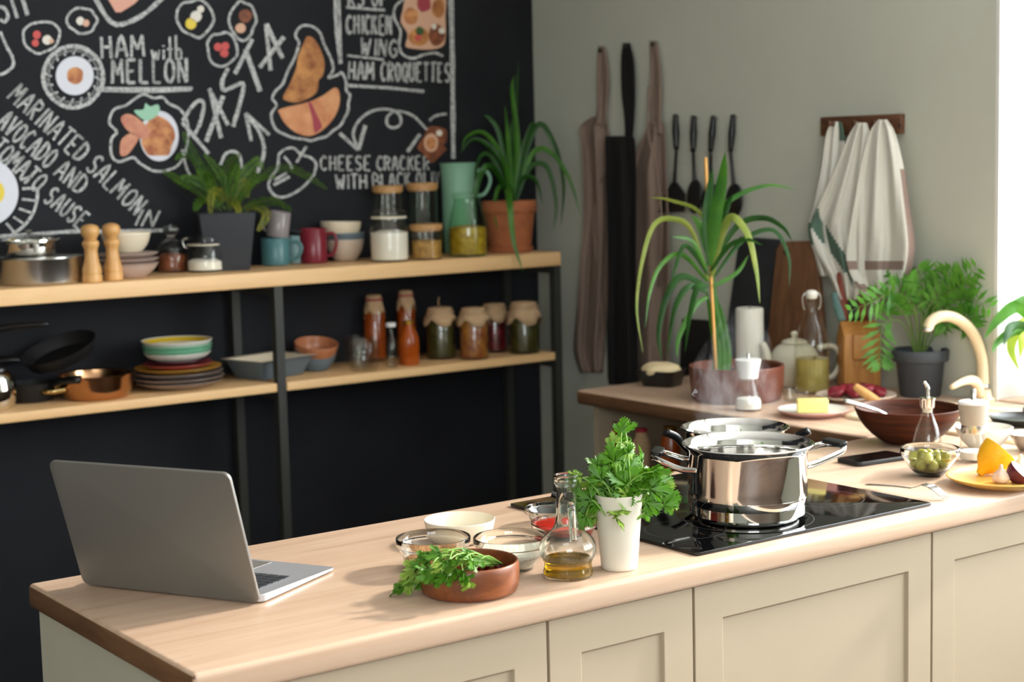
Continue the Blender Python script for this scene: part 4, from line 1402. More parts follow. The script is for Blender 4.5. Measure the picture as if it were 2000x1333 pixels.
gbx, s = glass_bowl('glass_dish', 'tiny clear glass dish between salt shaker and meat plate', 1558, 788, 24, 31, 24)
mp_, s = round_thing('meat_plate', 'pale plate of sliced raw meat by the grey palm pot', 'plate', 1672, 789, 50, CT,
                     [('body', [(0, 0), (48, 0), (52, 1.5), (72, 7), (78, 11), (77, 12.5), (70, 9), (50, 5), (0, 4.5)], 'beige_gl', None, 1)], seg=48)
for i, (x, y, r1, r2, r3) in enumerate(((-34, 5, 24, 16, 10), (-8, -8, 26, 14, 9), (-10, 14, 22, 16, 12), (20, 6, 22, 16, 11), (44, -2, 20, 14, 9), (28, 18, 24, 12, 10))):
    a = -YAW
    b = blob('meat_slice', r1 * s, r2 * s, r3 * s, 'meat', loc=Vector((mp_.location.x + (x * math.cos(a) - y * math.sin(a)) * s, mp_.location.y + (x * math.sin(a) + y * math.cos(a)) * s, CT + (8 + r3 * .85) * s)), rot=(0.1, 0.1 * i - .2, i * 1.1), seg=20, rings=12, wob=0.25)
    tag(b, 'slice of raw red meat on the pale plate, ' + ['at its left end', 'in front left of the middle', 'at the back left of the middle', 'right of the wooden handle', 'at its right end', 'at the back right'][i], 'meat', 'raw meat slices')
ham = thing('meat_mallet', 'wooden handled kitchen tool leaning from the meat plate', 'utensil', at(1716, 792, CT))
e0, e1 = at_depth(1670, 755, depth(ham.location) + .02), at_depth(1718, 790, depth(ham.location) - 0.02)
tube('handle', rel(ham, [e0, (e0 * .7 + e1 * .3), (e0 * .3 + e1 * .7), e1]), [7 * s, 9 * s, 10 * s, 9 * s], 'lightwood', ham, 14, 4)
bp_, s = round_thing('butter_plate', 'small white plate with pink rim carrying butter', 'plate', 1587, 819, 46, CT,
                     [('body', [(0, 0), (44, 0), (48, 1.5), (64, 8), (70, 12), (69, 13.5), (62, 10), (46, 5.5), (0, 5)], 'pink_rim', None, 1),
                      ('well', [(0, 5.6), (46, 6.1), (61, 10.4), (67, 13.2)], 'white_cer', None, 1)], seg=48)
bt = box('butter', -30 * s, 30 * s, -15 * s, 15 * s, 0, 26 * s, 'butter', bevel=0.003, loc=Vector((bp_.location.x, bp_.location.y, CT + 6.6 * s)), rot=(0, 0, -YAW - 0.12))
tag(bt, 'yellow block of butter on the small plate', 'butter')

# cutting boards against the light wall
def board(name, label, pts, Xt, Xb, mat, th, hole=None, ztop=None):
    """flat board leaning on the wall: pixel outline mapped to a leaning plane"""
    zb, zt_ = CT + 0.001, 1.30
    P = []
    for x, y in pts:
        X = Xb
        for _ in range(4):
            p = on_x(x, y, X)
            u_ = min(1, max(0, (p.z - zb) / (zt_ - zb)))
            X = Xb + (Xt - Xb) * u_
        p = on_x(x, y, X)
        P.append(p)
    z_low = min(p.z for p in P)
    n_ = len(P)
    t = Vector((-th, 0, 0))
    v = [p for p in P] + [p + t for p in P]
    o = mk(name, v, [tuple(range(n_)), tuple(range(n_, 2 * n_))[::-1]] + [(i, (i + 1) % n_, n_ + (i + 1) % n_, n_ + i) for i in range(n_)], mat, smooth=True, bevel=0.003)
    tag(o, label, 'cutting board')
    return o


board('slate_board', 'dark slate serving board leaning on the light wall', [(1449, 462), (1528, 468), (1530, 722), (1412, 726)], 3.496, 3.485, 'slate', 0.012)
cbd = board('cutting_board', 'brown wooden cutting board leaning on the light wall', [(1533, 472), (1592, 470), (1600, 478), (1622, 712), (1500, 728), (1524, 488)], 3.486, 3.458, 'boardwood', 0.018)
hp_ = on_x(1537, 492, 3.4632)
lathe('hang_hole', [(0, 0), (0.011, 0), (0.0115, 0.0005), (0.0112, 0.001), (0, 0.001)], 'black_matte', cbd, 20, loc=hp_, rot=(0, -PI / 2, 0))
bsm = board('black_board', 'small black board low behind the long-leaved plant', [(1336, 622), (1424, 628), (1424, 735), (1330, 735)], 3.49, 3.47, 'black_matte', 0.01)

# jars in the open base unit
for cx, yt, r_, mt, lidm, lab in ((1195, 822, 15, 'orange_jam', 'gold', 'orange preserve jar nearest the panel edge in the open unit'), (1253, 836, 17, 'kraft', 'ribbon', 'cloth covered jar with red band in the open unit'), (1309, 832, 19, 'orange_jam', 'gold', 'orange preserve jar behind the saucepan handle in the open unit')):
    p = on_x(cx, yt, 2.955)
    s = mpp(p)
    h = (p.z - 0.6205) / s
    t = thing('preserve_jar', lab, 'jar', (p.x, p.y, 0.6205), group='jars in the open base unit')
    lathe('body', px_prof([(0, 0), (r_ - 1, 0), (r_, 3), (r_, h - 26), (r_ * .75, h - 16), (r_ * .62, h - 8), (0, h - 8)], s), mt, t, 28)
    lathe('lid', px_prof([(0, h - 8), (r_ * .68, h - 8), (r_ * .7, h - 1), (0, h)], s), lidm, t, 28)

# ------------------------------------------------------------------ hanging things on the light wall
def drape(name, rows, off, amp, nf, mat, parent=None, cols=22, thick=0.003, sub=5, mats=None, cell=None, ph=0.0, origin=None, topamp=0.15):
    R3 = catmull([Vector((y, a, b)) for y, a, b in rows], sub)
    v, f, fm = [], [], []
    n = len(R3)
    for i, r_ in enumerate(R3):
        vv_ = i / (n - 1)
        for k in range(cols + 1):
            u_ = k / cols
            x = r_.y + (r_.z - r_.y) * u_
            a = amp * (topamp + (1 - topamp) * min(1, vv_ * 2.5))
            d_ = off + a * (1 + math.sin(2 * PI * nf * u_ + ph + 1.3 * math.sin(3 * vv_ + ph))) + 0.25 * a * math.sin(2 * PI * nf * 2.3 * u_ + 4 * vv_)
            d_ *= 1.0
            p = on_x(x, r_.x, WX - d_)
            v.append(p - origin if origin is not None else p)
    for i in range(n - 1):
        for k in range(cols):
            b = i * (cols + 1) + k
            f.append((b, b + 1, b + cols + 2, b + cols + 1))
            if cell:
                fm.append(cell(k / cols, i / (n - 1)))
    return mk(name, v, f, mat, parent, mats=mats, fmat=fm or None, solid=thick)


def apron(label, hook, strap, rows, mat, ph=0.0, tie=None, off=0.006, nf=1.7, amp=0.013):
    o = on_x(hook[0], hook[1], WX - 0.012)
    t = thing('apron', label, 'apron', o, group='aprons on the light wall')
    drape('neck_strap', strap, 0.010, 0.004, 1, mat, t, 6, 0.004, 5, origin=o, ph=ph)
    drape('body', rows, off, amp, nf, mat, t, 26, 0.003, 6, origin=o, ph=ph)
    if tie:
        tube('waist_tie', rel(t, [on_x(x, y, WX - 0.02 - 0.012 * (k % 2)) for k, (x, y) in enumerate(tie)]), 0.004, mat, t, 6, 4)
    lathe('hook', [(0, 0), (0.006, 0), (0.005, 0.010), (0.007, 0.02), (0, 0.021)], 'black_metal', t, 12, loc=Vector((0.011, 0, -0.004)), rot=(0, -PI / 2, 0))
    return t


apron('taupe apron hanging nearest the black wall', (1175, 96), [(90, 1169, 1180), (120, 1167, 1186), (170, 1166, 1189), (215, 1167, 1184), (245, 1160, 1186)],
      [(228, 1158, 1184), (240, 1140, 1186), (252, 1132, 1187), (275, 1134, 1188), (330, 1138, 1190), (420, 1140, 1192), (500, 1134, 1190), (600, 1128, 1186), (680, 1122, 1180), (728, 1134, 1176)], 'taupe_cloth', 0.6,
      [(1190, 260), (1182, 330), (1166, 380), (1160, 460), (1172, 560), (1180, 690)])
apron('black apron hanging between the two taupe aprons', (1224, 88), [(84, 1217, 1230), (120, 1213, 1238), (180, 1214, 1240), (230, 1220, 1238), (280, 1222, 1234)],
      [(266, 1183, 1236), (280, 1182, 1240), (340, 1183, 1242), (430, 1186, 1242), (540, 1187, 1242), (640, 1186, 1244), (730, 1187, 1246), (752, 1190, 1246)], 'black_cloth', 2.0, off=0.042)
apron('taupe apron hanging nearest the kitchen utensils', (1277, 84), [(80, 1270, 1283), (130, 1270, 1290), (190, 1268, 1292), (235, 1270, 1292), (262, 1266, 1296)],
      [(238, 1266, 1296), (262, 1258, 1298), (300, 1240, 1300), (345, 1230, 1302), (420, 1232, 1305), (500, 1234, 1306), (600, 1234, 1307), (690, 1236, 1307), (745, 1240, 1306)], 'taupe_cloth', 3.4, off=0.010,
      tie=[(1268, 170), (1266, 260), (1282, 330), (1292, 430), (1286, 560)])

# utensils
def utensil(name, label, top, neck, head, w_top, kind):
    o = on_x(top[0], top[1], WX - 0.016)
    t = thing(name, label, 'utensil', o, group='black utensils on the light wall')
    s = mpp(o)
    pts = [on_x(x, y, WX - 0.016 - 0.004 * k) for k, (x, y) in enumerate((top, ((top[0] + neck[0]) / 2, (top[1] + neck[1]) / 2), neck))]
    tube('handle', rel(t, pts), [5 * s, 7.5 * s, 5 * s], 'black_plastic', t, 10, 5, flat=1.0)
    pts2 = [on_x(*neck, WX - 0.024), on_x((neck[0] + head[0]) / 2, (neck[1] + head[1]) / 2 - 10, WX - 0.020), on_x(head[0], head[1] - 24, WX - 0.018)]
    tube('shank', rel(t, pts2), [3.6 * s, 3.4 * s, 4.5 * s], 'black_plastic', t, 8, 5)
    hw_ = w_top
    hx, hy = head
    if kind == 'turner':
        ol = [(hx - 4, hy - 30), (hx + 6, hy - 30), (hx + hw_ * .8, hy - 6), (hx + hw_ * .72, hy + 28), (hx - hw_ * 1.05, hy + 30), (hx - hw_ * .8, hy + 4)]
        oc = [Vector(p) for p in rel(t, [on_x(x, y, WX - 0.017) for x, y in ol])]
        n_ = len(oc)
        th = Vector((-0.004, 0, 0))
        mk('head', oc + [p + th for p in oc], [tuple(range(n_)), tuple(range(n_, 2 * n_))[::-1]] + [(i, (i + 1) % n_, n_ + (i + 1) % n_, n_ + i) for i in range(n_)], 'black_plastic', t, smooth=True, bevel=0.0015)
    else:
        c = on_x(hx, hy, WX - 0.020)
        blob('head', 0.009, hw_ * s, 34 * s, 'black_plastic', t, loc=c - o, rot=(0.12, 0, 0), seg=20, rings=12)
    lathe('hook', [(0, 0), (0.004, 0), (0.004, 0.014), (0, 0.0145)], 'steel_soft', t, 10, loc=Vector((0.0155, 0, -0.008)), rot=(0, -PI / 2, 0))


utensil('spatula', 'black slotted turner hanging nearest the aprons', (1319, 224), (1321, 292), (1317, 386), 29, 'turner')
utensil('cooking_spoon', 'black cooking spoon hanging second from the aprons', (1355, 226), (1354, 296), (1357, 384), 22, 'spoon')
utensil('ladle', 'black ladle hanging third, half hidden by the plant stake', (1394, 226), (1388, 296), (1388, 390), 24, 'spoon')
utensil('skimmer', 'black skimmer hanging farthest from the aprons', (1432, 224), (1427, 296), (1434, 392), 24, 'spoon')

# towel rail and towels
rp = [on_x(x, y, WX - 0.001) for x, y in ((1610, 229), (1768, 227), (1771, 263), (1611, 266))]
ra = thing('towel_rail', 'brown wooden peg rail on the light wall carrying towels', 'rail', (WX - 0.001, (rp[0].y + rp[1].y) / 2, rp[3].z))
y0_, y1_ = rp[1].y - ra.location.y, rp[0].y - ra.location.y
box('board', -0.018, 0, y0_, y1_, 0, rp[0].z - rp[3].z, 'railwood', ra, bevel=0.003)
for px_ in (1634, 1684, 1724):
    q = on_x(px_, 244, WX - 0.02) - ra.location
    tube('peg', [q, q + Vector((-0.035, 0, 0.006))], [0.006, 0.008], 'railwood', ra, 10)
for px_ in (1618, 1757):
    q = on_x(px_, 245, WX - 0.0195) - ra.location
    lathe('screw', [(0, 0), (0.0045, 0), (0.004, 0.001), (0, 0.0012)], 'black_matte', ra, 12, loc=q, rot=(0, -PI / 2, 0))


def towel(label, rows, off, amp, nf, ph, mats, cell):
    o = drape('tea_towel', rows, off, amp, nf, None, None, 30, 0.003, 7, mats=mats, cell=cell, ph=ph, topamp=0.25)
    return tag(o, label, 'towel', 'towels on the peg rail')


towel('white tea towel on the leftmost peg, mostly behind the striped one', [(238, 1626, 1642), (262, 1614, 1648), (320, 1606, 1650), (400, 1590, 1648), (448, 1578, 1646), (500, 1592, 1650), (540, 1602, 1654)], 0.030, 0.009, 2.2, 0.3, ['towel', 'towel_green'],
      lambda u_, v_: 1 if (.60 < v_ < .74 and u_ < .2) or (u_ > .75 and v_ < .2) else 0)
towel('white tea towel with green stripes on the middle peg', [(240, 1674, 1692), (266, 1658, 1698), (330, 1632, 1700), (400, 1600, 1704), (440, 1584, 1704), (490, 1594, 1700), (540, 1620, 1690), (586, 1640, 1676)], 0.046, 0.012, 2.6, 1.3, ['towel', 'towel_green'],
      lambda u_, v_: 1 if .44 + .55 * u_ < v_ < .58 + .55 * u_ and u_ < .62 else 0)
towel('white tea towel with brown stripes on the peg nearest the window', [(234, 1716, 1732), (260, 1698, 1748), (320, 1682, 1764), (400, 1668, 1776), (470, 1656, 1786), (510, 1653, 1784), (550, 1668, 1772), (585, 1700, 1752), (604, 1722, 1732)], 0.056, 0.013, 2.4, 2.4, ['towel', 'towel_brown'],
      lambda u_, v_: 1 if (.62 < v_ < .67 and u_ < .85) or (u_ > .88 and v_ > .25) or (.74 + .2 * u_ < v_ < .80 + .22 * u_) else 0)

# ------------------------------------------------------------------ top shelf of the rack
ZS = ZT
STW = 'shelf'
st, s = round_thing('steel_pan', 'wide low stainless pan at the left end of the top shelf', 'pan', 82, 559, 78, ZS,
                    [('body', [(0, 0), (76, 0), (79, 2), (80, 6), (80, 46), (82, 49), (82, 50.5), (78, 50), (77, 8), (0, 6)], 'steel_soft', None, 0)], seg=56)
lathe('cover', px_prof([(0, 51), (82, 51), (82, 52.5), (40, 55), (0, 55)], s), 'steel_soft', st, 48)
st2 = thing('small_steel_pot', 'small steel pot with glass lid stacked on the wide pan', 'pot', st.location + Vector((0, 0, 55.3 * s)) - RV * (20 * s))
lathe('body', px_prof([(0, 0), (44, 0), (48, 2), (50, 6), (52, 24), (56, 26), (56, 27.5), (50, 27), (47, 6), (0, 4)], s), 'steel', st2, 48)
lathe('glass_lid', px_prof([(57, 27.6), (57, 29), (40, 37), (0, 41), (0, 40), (40, 36), (56, 27.6)], s), 'glass', st2, 48)
lathe('lid_rim', px_prof([(55, 27.6), (58.5, 27.6), (58.5, 30), (55, 30)], s), 'steel', st2, 48)
lathe('knob', px_prof([(0, 40.5), (4, 41), (5, 45), (8, 48), (0, 50)], s), 'steel_soft', st2, 20)
handle_loop('handle', st2, s, 50, 10, 20, 14, A_CAM + 0.5, 'white_cer', 4)

MILL = [(0, 0), (18, 0), (19, 2), (19, 12), (17.5, 15), (18.5, 19), (18, 26), (14, 42), (12.3, 58), (13, 66), (16, 72), (16.5, 78), (12, 83), (12, 86), (17, 93), (18.5, 101), (16, 109), (8, 113), (0, 114)]
for cx, yb, k, lab in ((181, 554, 1.0, 'turned wooden pepper mill on the left of the pair'), (222, 549, 0.98, 'turned wooden pepper mill on the right of the pair')):
    t, s = round_thing('pepper_mill', lab, 'mill', cx, yb, 18, ZS, [('body', [(r * k, h * k) for r, h in MILL if h < 84] + [(0, 84 * k)], 'lightwood', None, 1), ('head', [(0, 83.5 * k)] + [(r * k, h * k) for r, h in MILL if h >= 83], 'lightwood', None, 1)], 'pepper mills on the top shelf')


def plate_prof(r, h=8, foot=.6):
    return [(0, 0), (r * foot - 3, 0), (r * foot, 1.2), (r * .86, h * .55), (r, h - .6), (r - .4, h + .6), (r * .85, h * .7), (r * foot, 2.4), (0, 2.2)]


def stack_plates(cx, yb, zs, items, name='plate', group=None):
    """items: (r, height, step, material, label, kind)"""
    c, s = stand(cx, yb, items[0][0] * .6, zs, max(i[0] for i in items))
    z = zs + 0.0006
    for r, h, step, mt, lab, kind in items:
        t = thing('bowl' if kind == 'bowl' else name, lab, kind, (c.x, c.y, z), group=group)
        pr = plate_prof(r, h) if kind == 'plate' else [(0, 0), (r * .55, 0), (r * .62, 1.5), (r * .88, h * .45), (r, h - 1), (r - .6, h), (r - 3, h - 1), (r * .84, h * .45), (r * .5, 4), (0, 3.4)]
        lathe('body', soften(px_prof(pr, s), 1), mt, t, 48)
        z += step * s
    return c, s, z


c, s, z = stack_plates(250, 545, ZS, [(58, 24, 14, 'pinkgrey', 'lowest deep grey-pink plate behind the pepper mills', 'plate'), (61, 14, 10.5, 'pinkgrey', 'second grey-pink plate up behind the pepper mills', 'plate'), (62, 13, 10.5, 'pinkgrey', 'third grey-pink plate up behind the pepper mills', 'plate'),
                                     (61, 13, 13.5, 'pinkgrey', 'topmost grey-pink plate, right under the cream bowl', 'plate'), (48, 40, 0, 'cream_gl', 'cream bowl on the plates behind the pepper mills', 'bowl')], group='tableware stack behind the pepper mills')

nj, s = round_thing('nut_jar', 'glass jar of brown nuts with round glass knob lid', 'jar', 337, 533, 28, ZS,
                    [('glass_body', [(0, 0), (27, 0), (29, 2), (29.5, 36), (26, 42), (26, 44), (24, 44), (24, 41), (27.5, 35), (27, 3), (0, 3)], 'glass', None, 0),
                     ('nuts', [(0, 3.2), (26.6, 3.2), (27, 32), (20, 36), (0, 37)], 'nuts', None, 0),
                     ('lid', [(0, 44.2), (30, 44.2), (30.5, 47), (24, 56), (12, 62), (7, 66), (7, 70), (14, 76), (15.5, 83), (12, 89), (0, 92)], 'glass_thick', None, 1)])
cj, s = round_thing('clip_top_jar', 'clip-top jar a third full of white sugar', 'jar', 402, 533, 34, ZS,
                    [('glass_body', [(0, 0), (33, 0), (36, 3), (36.5, 40), (32, 48), (31, 52), (29, 52), (30, 47), (34.5, 39), (34, 4), (0, 3.5)], 'glass', None, 0),
                     ('sugar', [(0, 3.7), (33.6, 4), (34, 20), (25, 25), (0, 24)], 'flour', None, 0),
                     ('lid', [(0, 53), (32, 53), (33, 56), (33, 66), (30, 70), (0, 72)], 'glass', None, 0),
                     ('seal', [(30, 51.8), (34, 51.8), (34, 54), (30, 54)], 'cream', None, 0)])
rr = Vector((math.cos(A_RIGHT), math.sin(A_RIGHT), 0))
tube('wire_clip', [p * s for p in (rr * 33 + Vector((0, 0, 70)), rr * 40 + Vector((0, 0, 66)), rr * 37 + Vector((0, 0, 50)), rr * 44 + Vector((0, 0, 40)), rr * 54 + Vector((0, 0, 32)))], 1.8 * s, 'steel_soft', cj, 6, 5)
tube('hinge', [p * s for p in (-rr * 33 + Vector((0, 0, 66)), -rr * 42 + Vector((0, 0, 62)), -rr * 40 + Vector((0, 0, 50)), -rr * 34 + Vector((0, 0, 46)))], 1.8 * s, 'steel_soft', cj, 6, 5)


def mug(label, cx, yb, r, h, mat, ang, out=18, name='mug', z=None, tilt=None, hz=(.22, .82), group='mugs on the top shelf', loc=None, wall=3):
    if loc is None:
        c, s = stand(cx, yb, r, z if z is not None else ZS)
        c.z = (z if z is not None else ZS) + 0.0005
    else:
        c, s = loc
    t = thing(name, label, 'mug', c, tilt or (0, 0, 0), group)
    lathe('body', px_prof([(0, 0), (r - 3, 0), (r - .6, 1.2), (r, 4), (r, h - 1.2), (r - 1.2, h), (r - wall, h - .6), (r - wall, 4.5), (0, 4)], s), mat, t, 40)
    handle_loop('handle', t, s, r, h * hz[0], h * hz[1], out, ang, mat, 3.4)
    return t, s, c


t, s, c = mug('teal mug standing under a tilted grey mug', 539, 520, 28, 53, 'teal', A_RIGHT - .1, 24)
mug('grey mug tilted on top of the teal mug', 0, 0, 22, 50, 'greymug', A_LEFT - .2, 12, tilt=(0.10, 0.09, 0), loc=(c + Vector((0, 0, 54.6 * s)) + RV * 5 * s, s))
mug('burgundy mug beside the stacked bowls', 613, 516, 27, 68, 'burgundy', A_RIGHT - .15, 20)
t, s, c = mug('pale teal mug half hidden behind the other mugs', 584, 509, 22, 54, 'teal_light', A_RIGHT + 1.2, 10)
dsc = thing('dark_saucer', 'dark grey saucer lying on the pale teal mug', 'saucer', Vector((c.x, c.y, ZS + 55.4 * s)) + RV * 8 * s)
lathe('body', soften(px_prof(plate_prof(30, 9), s), 1), 'greypot', dsc, 36)


def bowl_stack(cx, yb, zs, items, group):
    c, s = stand(cx, yb, items[0][0] * .6, zs, max(i[0] for i in items) + 2)
    z = zs + 0.0006
    for r, h, step, mt, lab, dx, tl in items:
        t = thing('bowl', lab, 'bowl', Vector((c.x, c.y, z)) + RV * (dx * s), tl, group)
        pr = [(0, 0), (r * .5, 0), (r * .58, 1.5), (r * .86, h * .4), (r * .97, h * .75), (r, h - 1), (r - .8, h), (r - 3, h - 1), (r * .97 - 3.5, h * .75), (r * .82, h * .42), (r * .5, 4.5), (0, 4)]
        lathe('body', soften(px_prof(pr, s), 1), mt, t, 44)
        z += step * s


bowl_stack(675, 510, ZS, [(37, 42, 15, 'beige_gl', 'beige bowl at the bottom of the stack by the burgundy mug', 0, (0, 0, 0)), (38, 40, 20, 'bluegrey', 'blue-grey bowl in the middle of the stack on the top shelf', 0, (0, 0, 0)), (40, 41, 0, 'cream_gl', 'cream bowl on top of the stack by the burgundy mug', -8, (0, 0.03, 0))], 'stacked bowls by the burgundy mug')

fj, s = round_thing('flour_jar', 'square-shouldered glass jar of white flour', 'jar', 762, 513, 36, ZS,
                    [('glass_body', [(0, 0), (35, 0), (38, 3), (38.5, 60), (36, 70), (31, 78), (31, 84), (29, 84), (29, 77), (34, 69), (36.5, 60), (36, 4), (0, 3.5)], 'glass', None, 0),
                     ('flour', [(0, 3.7), (35.6, 4.2), (36.2, 56), (20, 60), (0, 61)], 'flour', None, 0),
                     ('lid', [(0, 85), (33, 85), (34.5, 88), (34, 96), (28, 100), (0, 101)], 'glass', None, 0),
                     ('seal', [(29, 83.6), (34.5, 83.6), (34.5, 87), (29, 87)], 'cream', None, 0)])


def canister(lab, cx, yb, r, h, lidh, fills, group='canisters with wooden lids'):
    t, s = round_thing('canister', lab, 'jar', cx, yb, r, ZS, [('glass_body', [(0, 0), (r - 1.5, 0), (r, 2), (r, h), (r - 1.8, h), (r - 1.8, 3), (0, 3)], 'glass', None, 0)] +
                       [('filling', [(0, a), (r - 2.2, a), (r - 2.2, b - 1), (r * .6, b), (0, b)], m_, None, 0) for a, b, m_ in fills] +
                       [('wooden_lid', [(0, h - 3), (r - 2, h - 3), (r - 2, h + .3), (r + .8, h + .3), (r + 1, h + lidh - 1), (r - 1, h + lidh), (0, h + lidh)], 'lidwood', None, 0)], group)
    return t


canister('tall empty glass canister behind the flour jar', 761, 497, 29, 128, 12, [])
canister('tall empty glass canister behind the small pasta canister', 828, 494, 30, 128, 13, [])
canister('short canister of mixed pasta with wooden lid', 834, 510, 31, 58, 11, [(3.3, 38, 'pasta2')])
pj, s = round_thing('pasta_jar', 'green-tinted bottle jar of yellow pasta', 'jar', 915, 507, 36, ZS,
                    [('glass_body', [(0, 0), (35, 0), (38, 4), (39, 40), (37, 66), (31, 90), (27, 104), (27, 112), (25, 112), (25, 104), (29, 90), (35, 66), (37, 40), (36, 5), (0, 4)], 'glass_green', None, 0),
                     ('pasta', [(0, 4.2), (35.5, 5), (36.6, 40), (35.6, 56), (18, 60), (0, 61)], 'pasta', None, 0),
                     ('lid', [(0, 112.2), (28, 112.2), (29, 114), (29, 122), (27, 124), (0, 125)], 'glass_green', None, 0)])
pt, s = round_thing('mint_pitcher', 'mint green enamel pitcher behind the pasta jar', 'pitcher', 899, 489, 30, ZS,
                    [('body', [(0, 0), (29, 0), (31, 2), (33, 60), (33.5, 150), (35, 172), (36, 175), (34, 175), (31.5, 150), (31, 60), (29, 5), (0, 4)], 'mint', None, 0)])
handle_loop('handle', pt, s, 32, 112, 158, 30, A_RIGHT, 'mint', 3.6, 7)

# ------------------------------------------------------------------ lower shelf of the rack
ZS2 = ZL
stack_plates(350, 766, ZS2, [(84, 14, 8.5, 'greyplate', 'lowest taupe dinner plate of the lower shelf stack', 'plate'), (89, 14, 10, 'greyplate', 'second taupe dinner plate of the lower shelf stack', 'plate'), (87, 14, 10, 'greyplate', 'third taupe dinner plate, under the mustard one', 'plate'),
                             (84, 13, 8.5, 'mustard', 'mustard plate in the middle of the lower shelf stack', 'plate'), (67, 11, 8, 'coral', 'coral red plate above the mustard plate', 'plate'), (62, 10, 7, 'maroon', 'dark maroon plate under the striped bowls', 'plate'),
                             (65, 18, 8, 'white_cer', 'white shallow bowl under the green ones', 'bowl'), (67, 18, 7, 'green_gl', 'green bowl in the colourful stack, lower one', 'bowl'), (68, 18, 7, 'green_gl', 'green bowl in the colourful stack, upper one', 'bowl'), (69, 20, 0, 'white_cer', 'topmost white bowl with bright yellow inside', 'bowl')], group='colourful plate stack on the lower shelf')
topb = [o for o in bpy.data.objects if o.get('label') == 'topmost white bowl with bright yellow inside'][0]
s = mpp(topb.location)
lathe('glazed_inside', px_prof([(0, 3.9), (69 * .5, 4.5), (69 * .835, 9.4), (65.5, 18.2)], s), 'yellow_gl', topb, 44)

# baking dish turned with one corner to the front
bf, bl, br = at(514, 749, ZS2), at(446, 739, ZS2), at(594, 736, ZS2)
e1 = (br - bf)
ang = math.atan2(e1.y, e1.x)
bd = thing('baking_dish', 'dark rectangular baking dish with cream inside behind the rack post', 'baking dish', (bf.x * 1.0115, bf.y * 1.0115, ZS2 + 0.001), (0, 0, ang))
W_, L_ = 0.165, 0.12
hb_, fl_ = 0.055, 0.022


def rq(o_, z):
    return [(-o_, -o_, z), (W_ + o_, -o_, z), (W_ + o_, L_ + o_, z), (-o_, L_ + o_, z)]


v = rq(0, 0) + rq(fl_, hb_) + rq(fl_ + .012, hb_ + .002) + rq(fl_ + .012, hb_ + .005)
f = [(3, 2, 1, 0)] + [(k * 4 + i, k * 4 + (i + 1) % 4, (k + 1) * 4 + (i + 1) % 4, (k + 1) * 4 + i) for k in range(3) for i in range(4)]
v2 = rq(fl_ + .012, hb_ + .0052) + rq(fl_ - .002, hb_ + .004) + rq(-.006, .006)
mk('outside', v, f, 'bluegrey', bd, smooth=True, bevel=0.003)
mk('inside', v2, [(k * 4 + i, k * 4 + (i + 1) % 4, (k + 1) * 4 + (i + 1) % 4, (k + 1) * 4 + i) for k in range(2) for i in range(4)] + [(8, 9, 10, 11)], 'cream_gl', bd, smooth=True, bevel=0.002)

bowl_stack(617, 727, ZS2, [(42, 40, 8, 'bluegrey', 'blue-grey bowl at the bottom of the lower shelf stack', 0, (0, 0, 0)), (42, 38, 10, 'maroon', 'maroon bowl between the blue-grey and brown bowls', 0, (0, 0, 0)), (43, 38, 0, 'brown_gl', 'brown bowl lying tilted on top of the maroon bowl', 0, (0.22, -0.03, 0))], 'bowl stack on the lower shelf')
for dx, dy, lab in ((0, 0, 'clear glass tumbler in front on the lower shelf'), (-8, -10, 'clear glass tumbler behind the first one')):
    round_thing('tumbler', lab, 'glass', 712 + dx, 727 + dy, 27, ZS2, [('body', [(0, 0), (26, 0), (28, 2), (29.5, 56), (28.5, 57), (27.5, 56), (26.5, 5), (0, 5)], 'glass', None, 0)], 'tumblers on the lower shelf')
sbt, s = round_thing('small_bottle', 'small clear bottle with white cap in front of orange bottles', 'bottle', 766, 720, 12, ZS2, [('glass_body', [(0, 0), (11, 0), (12.5, 2), (12.5, 44), (10, 54), (5.5, 64), (5, 80), (4, 80), (4.5, 63), (8.8, 54), (11.2, 44), (11, 3), (0, 3)], 'glass', None, 0), ('cap', [(0, 80), (9, 80), (10, 82), (10, 87), (8, 88), (0, 88)], 'whiteplas', None, 0)])


def cloth_top(t, s, r, h, drop, seg=40, flare=1.18):
    """square of cloth tied over a jar mouth, falling in four points"""
    v, f = [], []
    rings = [(0, h + 1.5, 0), (r * .7, h + 1.2, 0), (r * .92, h, 0), (r * .95, h - 6, 0), (r * .9, h - 8, 0), (r * 1.0, h - 12, .2), (r * flare, h - drop * .6, .6), (r * flare * 1.08, h - drop, 1)]
    for i, (rr_, z, k) in enumerate(rings):
        for j in range(seg):
            a = 2 * PI * j / seg
            pt_ = abs(math.cos(2 * a + .6))
            zz = z - k * drop * .35 * pt_ + k * 6 * (1 - pt_)
            r2 = rr_ * (1 + .05 * k * math.sin(11 * a))
            v.append((r2 * s * math.cos(a), r2 * s * math.sin(a), zz * s))
    for i in range(len(rings) - 1):
        for j in range(seg):
            k = (j + 1) % seg
            f.append((i * seg + j, i * seg + k, (i + 1) * seg + k, (i + 1) * seg + j))
    mk('cloth_cover', v, f, 'kraft', t, solid=0.0012)


